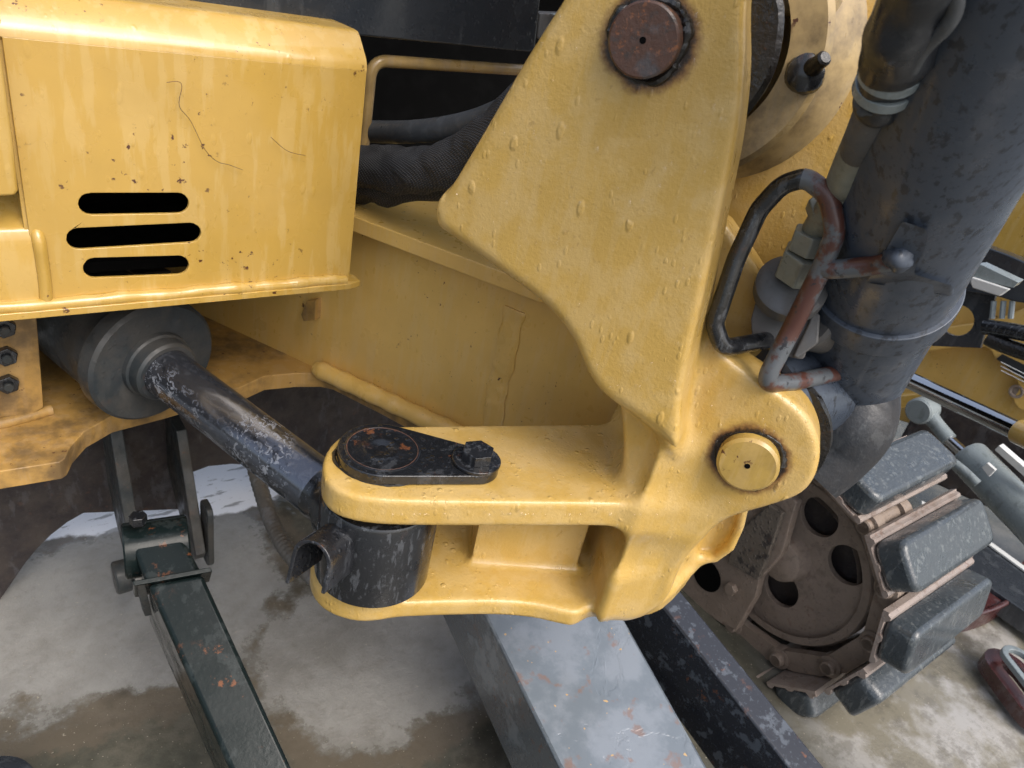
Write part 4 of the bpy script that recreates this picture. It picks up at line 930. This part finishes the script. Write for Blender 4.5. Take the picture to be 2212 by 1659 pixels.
# chrome rod
c0, c1 = px_(1945, 812, 1.62), px_(2196, 930, 1.55)
CR = thing('chrome_cylinder_rod', 'bright chrome hydraulic rod pointing down right, ending in a yellow gland', 'hydraulic rod', c0)
dr = nrm(c1-c0); lathe('rod', c0, dr, [(0, 0), (0, .0185), (np.linalg.norm(c1-c0), .0185)], CHROME, CR, seg=40)
lathe('gland', c1, dr, [(0, 0), (0, .022), (.003, .024), (.25, .024), (.25, 0)], Y_SHEET, CR, seg=40)
# grey cylinder
e0, e1, e2, e3 = px_(1996, 884, 1.72), px_(2050, 950, 1.70), px_(2092, 988, 1.68), px_(2330, 1230, 1.6)
GC = thing('grey_cylinder', 'light grey hydraulic cylinder with a short chrome rod and rod eye, below the chrome rod', 'hydraulic cylinder', e1)
lathe('rod_eye', e0-np.array([.03, 0, 0]), (1, 0, 0), disc_prof(0, .05, .030, .004), GREYCYL, GC)
tube('rod_clevis', [e0, (e0+e1)/2, e1], [.02, .016, .017], GREYCYL, GC, seg=20)
tube('rod', [e1, e2], .0125, CHROME, GC, seg=24)
lathe('barrel', e2-nrm(e3-e2)*.006, e3-e2, [(0, 0), (0, .038), (.006, .041), (.4, .041), (.4, 0)], GREYCYL, GC, seg=40)
q = [px_(a_, b_, 1.62) for a_, b_ in ((2148, 972), (2158, 962), (2260, 1050), (2250, 1064))]; prism('white_bar', q, (.02, 0, 0), WHITEP, GC, bevel=.001)
q = [px_(a_, b_, 1.58) for a_, b_ in ((2120, 1010), (2132, 1000), (2150, 1016), (2136, 1030))]; prism('small_tab', q, (.01, 0, 0), WHITEP, GC, bevel=.001)
o = tube('steel_pipe', smooth_path([px_(a_, b_, 1.6) for a_, b_ in ((2005, 945), (2040, 985), (2075, 1010), (2112, 1045))], 5), .009, GREYCYL, seg=12); o['label'] = 'thin grey steel pipe between the top track shoe and the grey cylinder'; o['category'] = 'pipe'
# dark frame behind
o = box('dark_frame_beam', px_(2210, 1040, 2.0)+np.array([.05, 0, 0]), (.04, 0, 0), (0, .30, -.05), (0, .0, .11), FRAMED, bevel=.01); o['label'] = 'dark steel frame beam in shadow behind the grey cylinder'; o['category'] = 'frame beam'
# long black angle bar with pale edge lying behind the track
z_ = .02; q = [pz(a_, b_, .05) for a_, b_ in ((1960, 1075), (2075, 1125), (2260, 1262), (2260, 1400), (2075, 1215))]
o = prism('black_angle_bar', [pz(a_, b_, .06) for a_, b_ in ((1990, 1090), (2090, 1143), (2300, 1296), (2300, 1380), (2060, 1215))], (0, 0, -.05), SKIRT, bevel=.003); o['label'] = 'flat black steel bar on the wet concrete behind the rubber pads'; o['category'] = 'steel bar'
prism('pale_edge', [pz(a_, b_, .062) for a_, b_ in ((1990, 1084), (2090, 1137), (2300, 1290), (2300, 1300), (2090, 1146), (1990, 1092))], (0, 0, .004), WHITEP, o)
# maroon rim and link
MR = thing('maroon_ring', 'maroon painted curved steel rim lying at the right edge', 'steel rim', pz(2150, 1340, 0))
cM = pz(2330, 1180, .02); bm = bmesh.new(); an0 = [pz(x, y, .05) for x, y in ((2078, 1330), (2120, 1325), (2180, 1298), (2240, 1240))]
inn_ = [pz(x, y, .05) for x, y in ((2100, 1275), (2130, 1275), (2180, 1240), (2230, 1190))]
prism('rim', smooth_path(an0, 4)+smooth_path(inn_, 4)[::-1], (0, 0, -.055), MAROON, MR, bevel=.003)
tube('rim_lip', smooth_path([v+UP*.002 for v in an0], 5), .006, MAROON, MR, seg=10)
LK = thing('steel_link', 'dark steel link with a pale slotted face, lower right edge', 'chain link', pz(2200, 1440, 0))
cL = pz(2212, 1432, .07); uL = nrm(pz(2260, 1500, .07)-pz(2180, 1400, .07)); vL = nrm(np.cross(UP, uL))
holed('link_plate', cL, uL, vL, UP, slot2((-.012, 0), (.08, 0), .032), [slot2((-.012, 0), (.08, 0), .020)], -.012, 0, GREYCYL, LK, bevel=.002)
holed('link_base', cL-UP*.03, uL, vL, UP, slot2((-.015, -.005), (.08, -.005), .045), [slot2((-.012, 0), (.08, 0), .020)], -.03, 0, MAROON, LK, bevel=.003)
# dark shape at the lower left corner
cc = pz(-32, 1700, .12); o = lathe('dark_hub_cap', cc-UP*.10, UP, [(0, .055), (.06, .055), (.085, .048), (.10, .02), (.10, 0)], SKIRT, seg=32); o['label'] = 'rounded dark blue black cap just entering the lower left corner'; o['category'] = 'hub cap'
# yard and background beyond the machines: plain pale wall far off

for names, g_ in ((('hose_sleeve',), 'fabric hose sleeves in the dark bay'), (('black_pipe',), 'black pipes beside the mount bracket'), (('hair',), 'dark hairs stuck to the cover'), (('wide_blade_beam', 'outer_blade_beam'), 'steel beams under the bracket')):
    for o in bpy.data.objects:
        if o.parent is None and o.name.split('.')[0] in names: o['group'] = g_
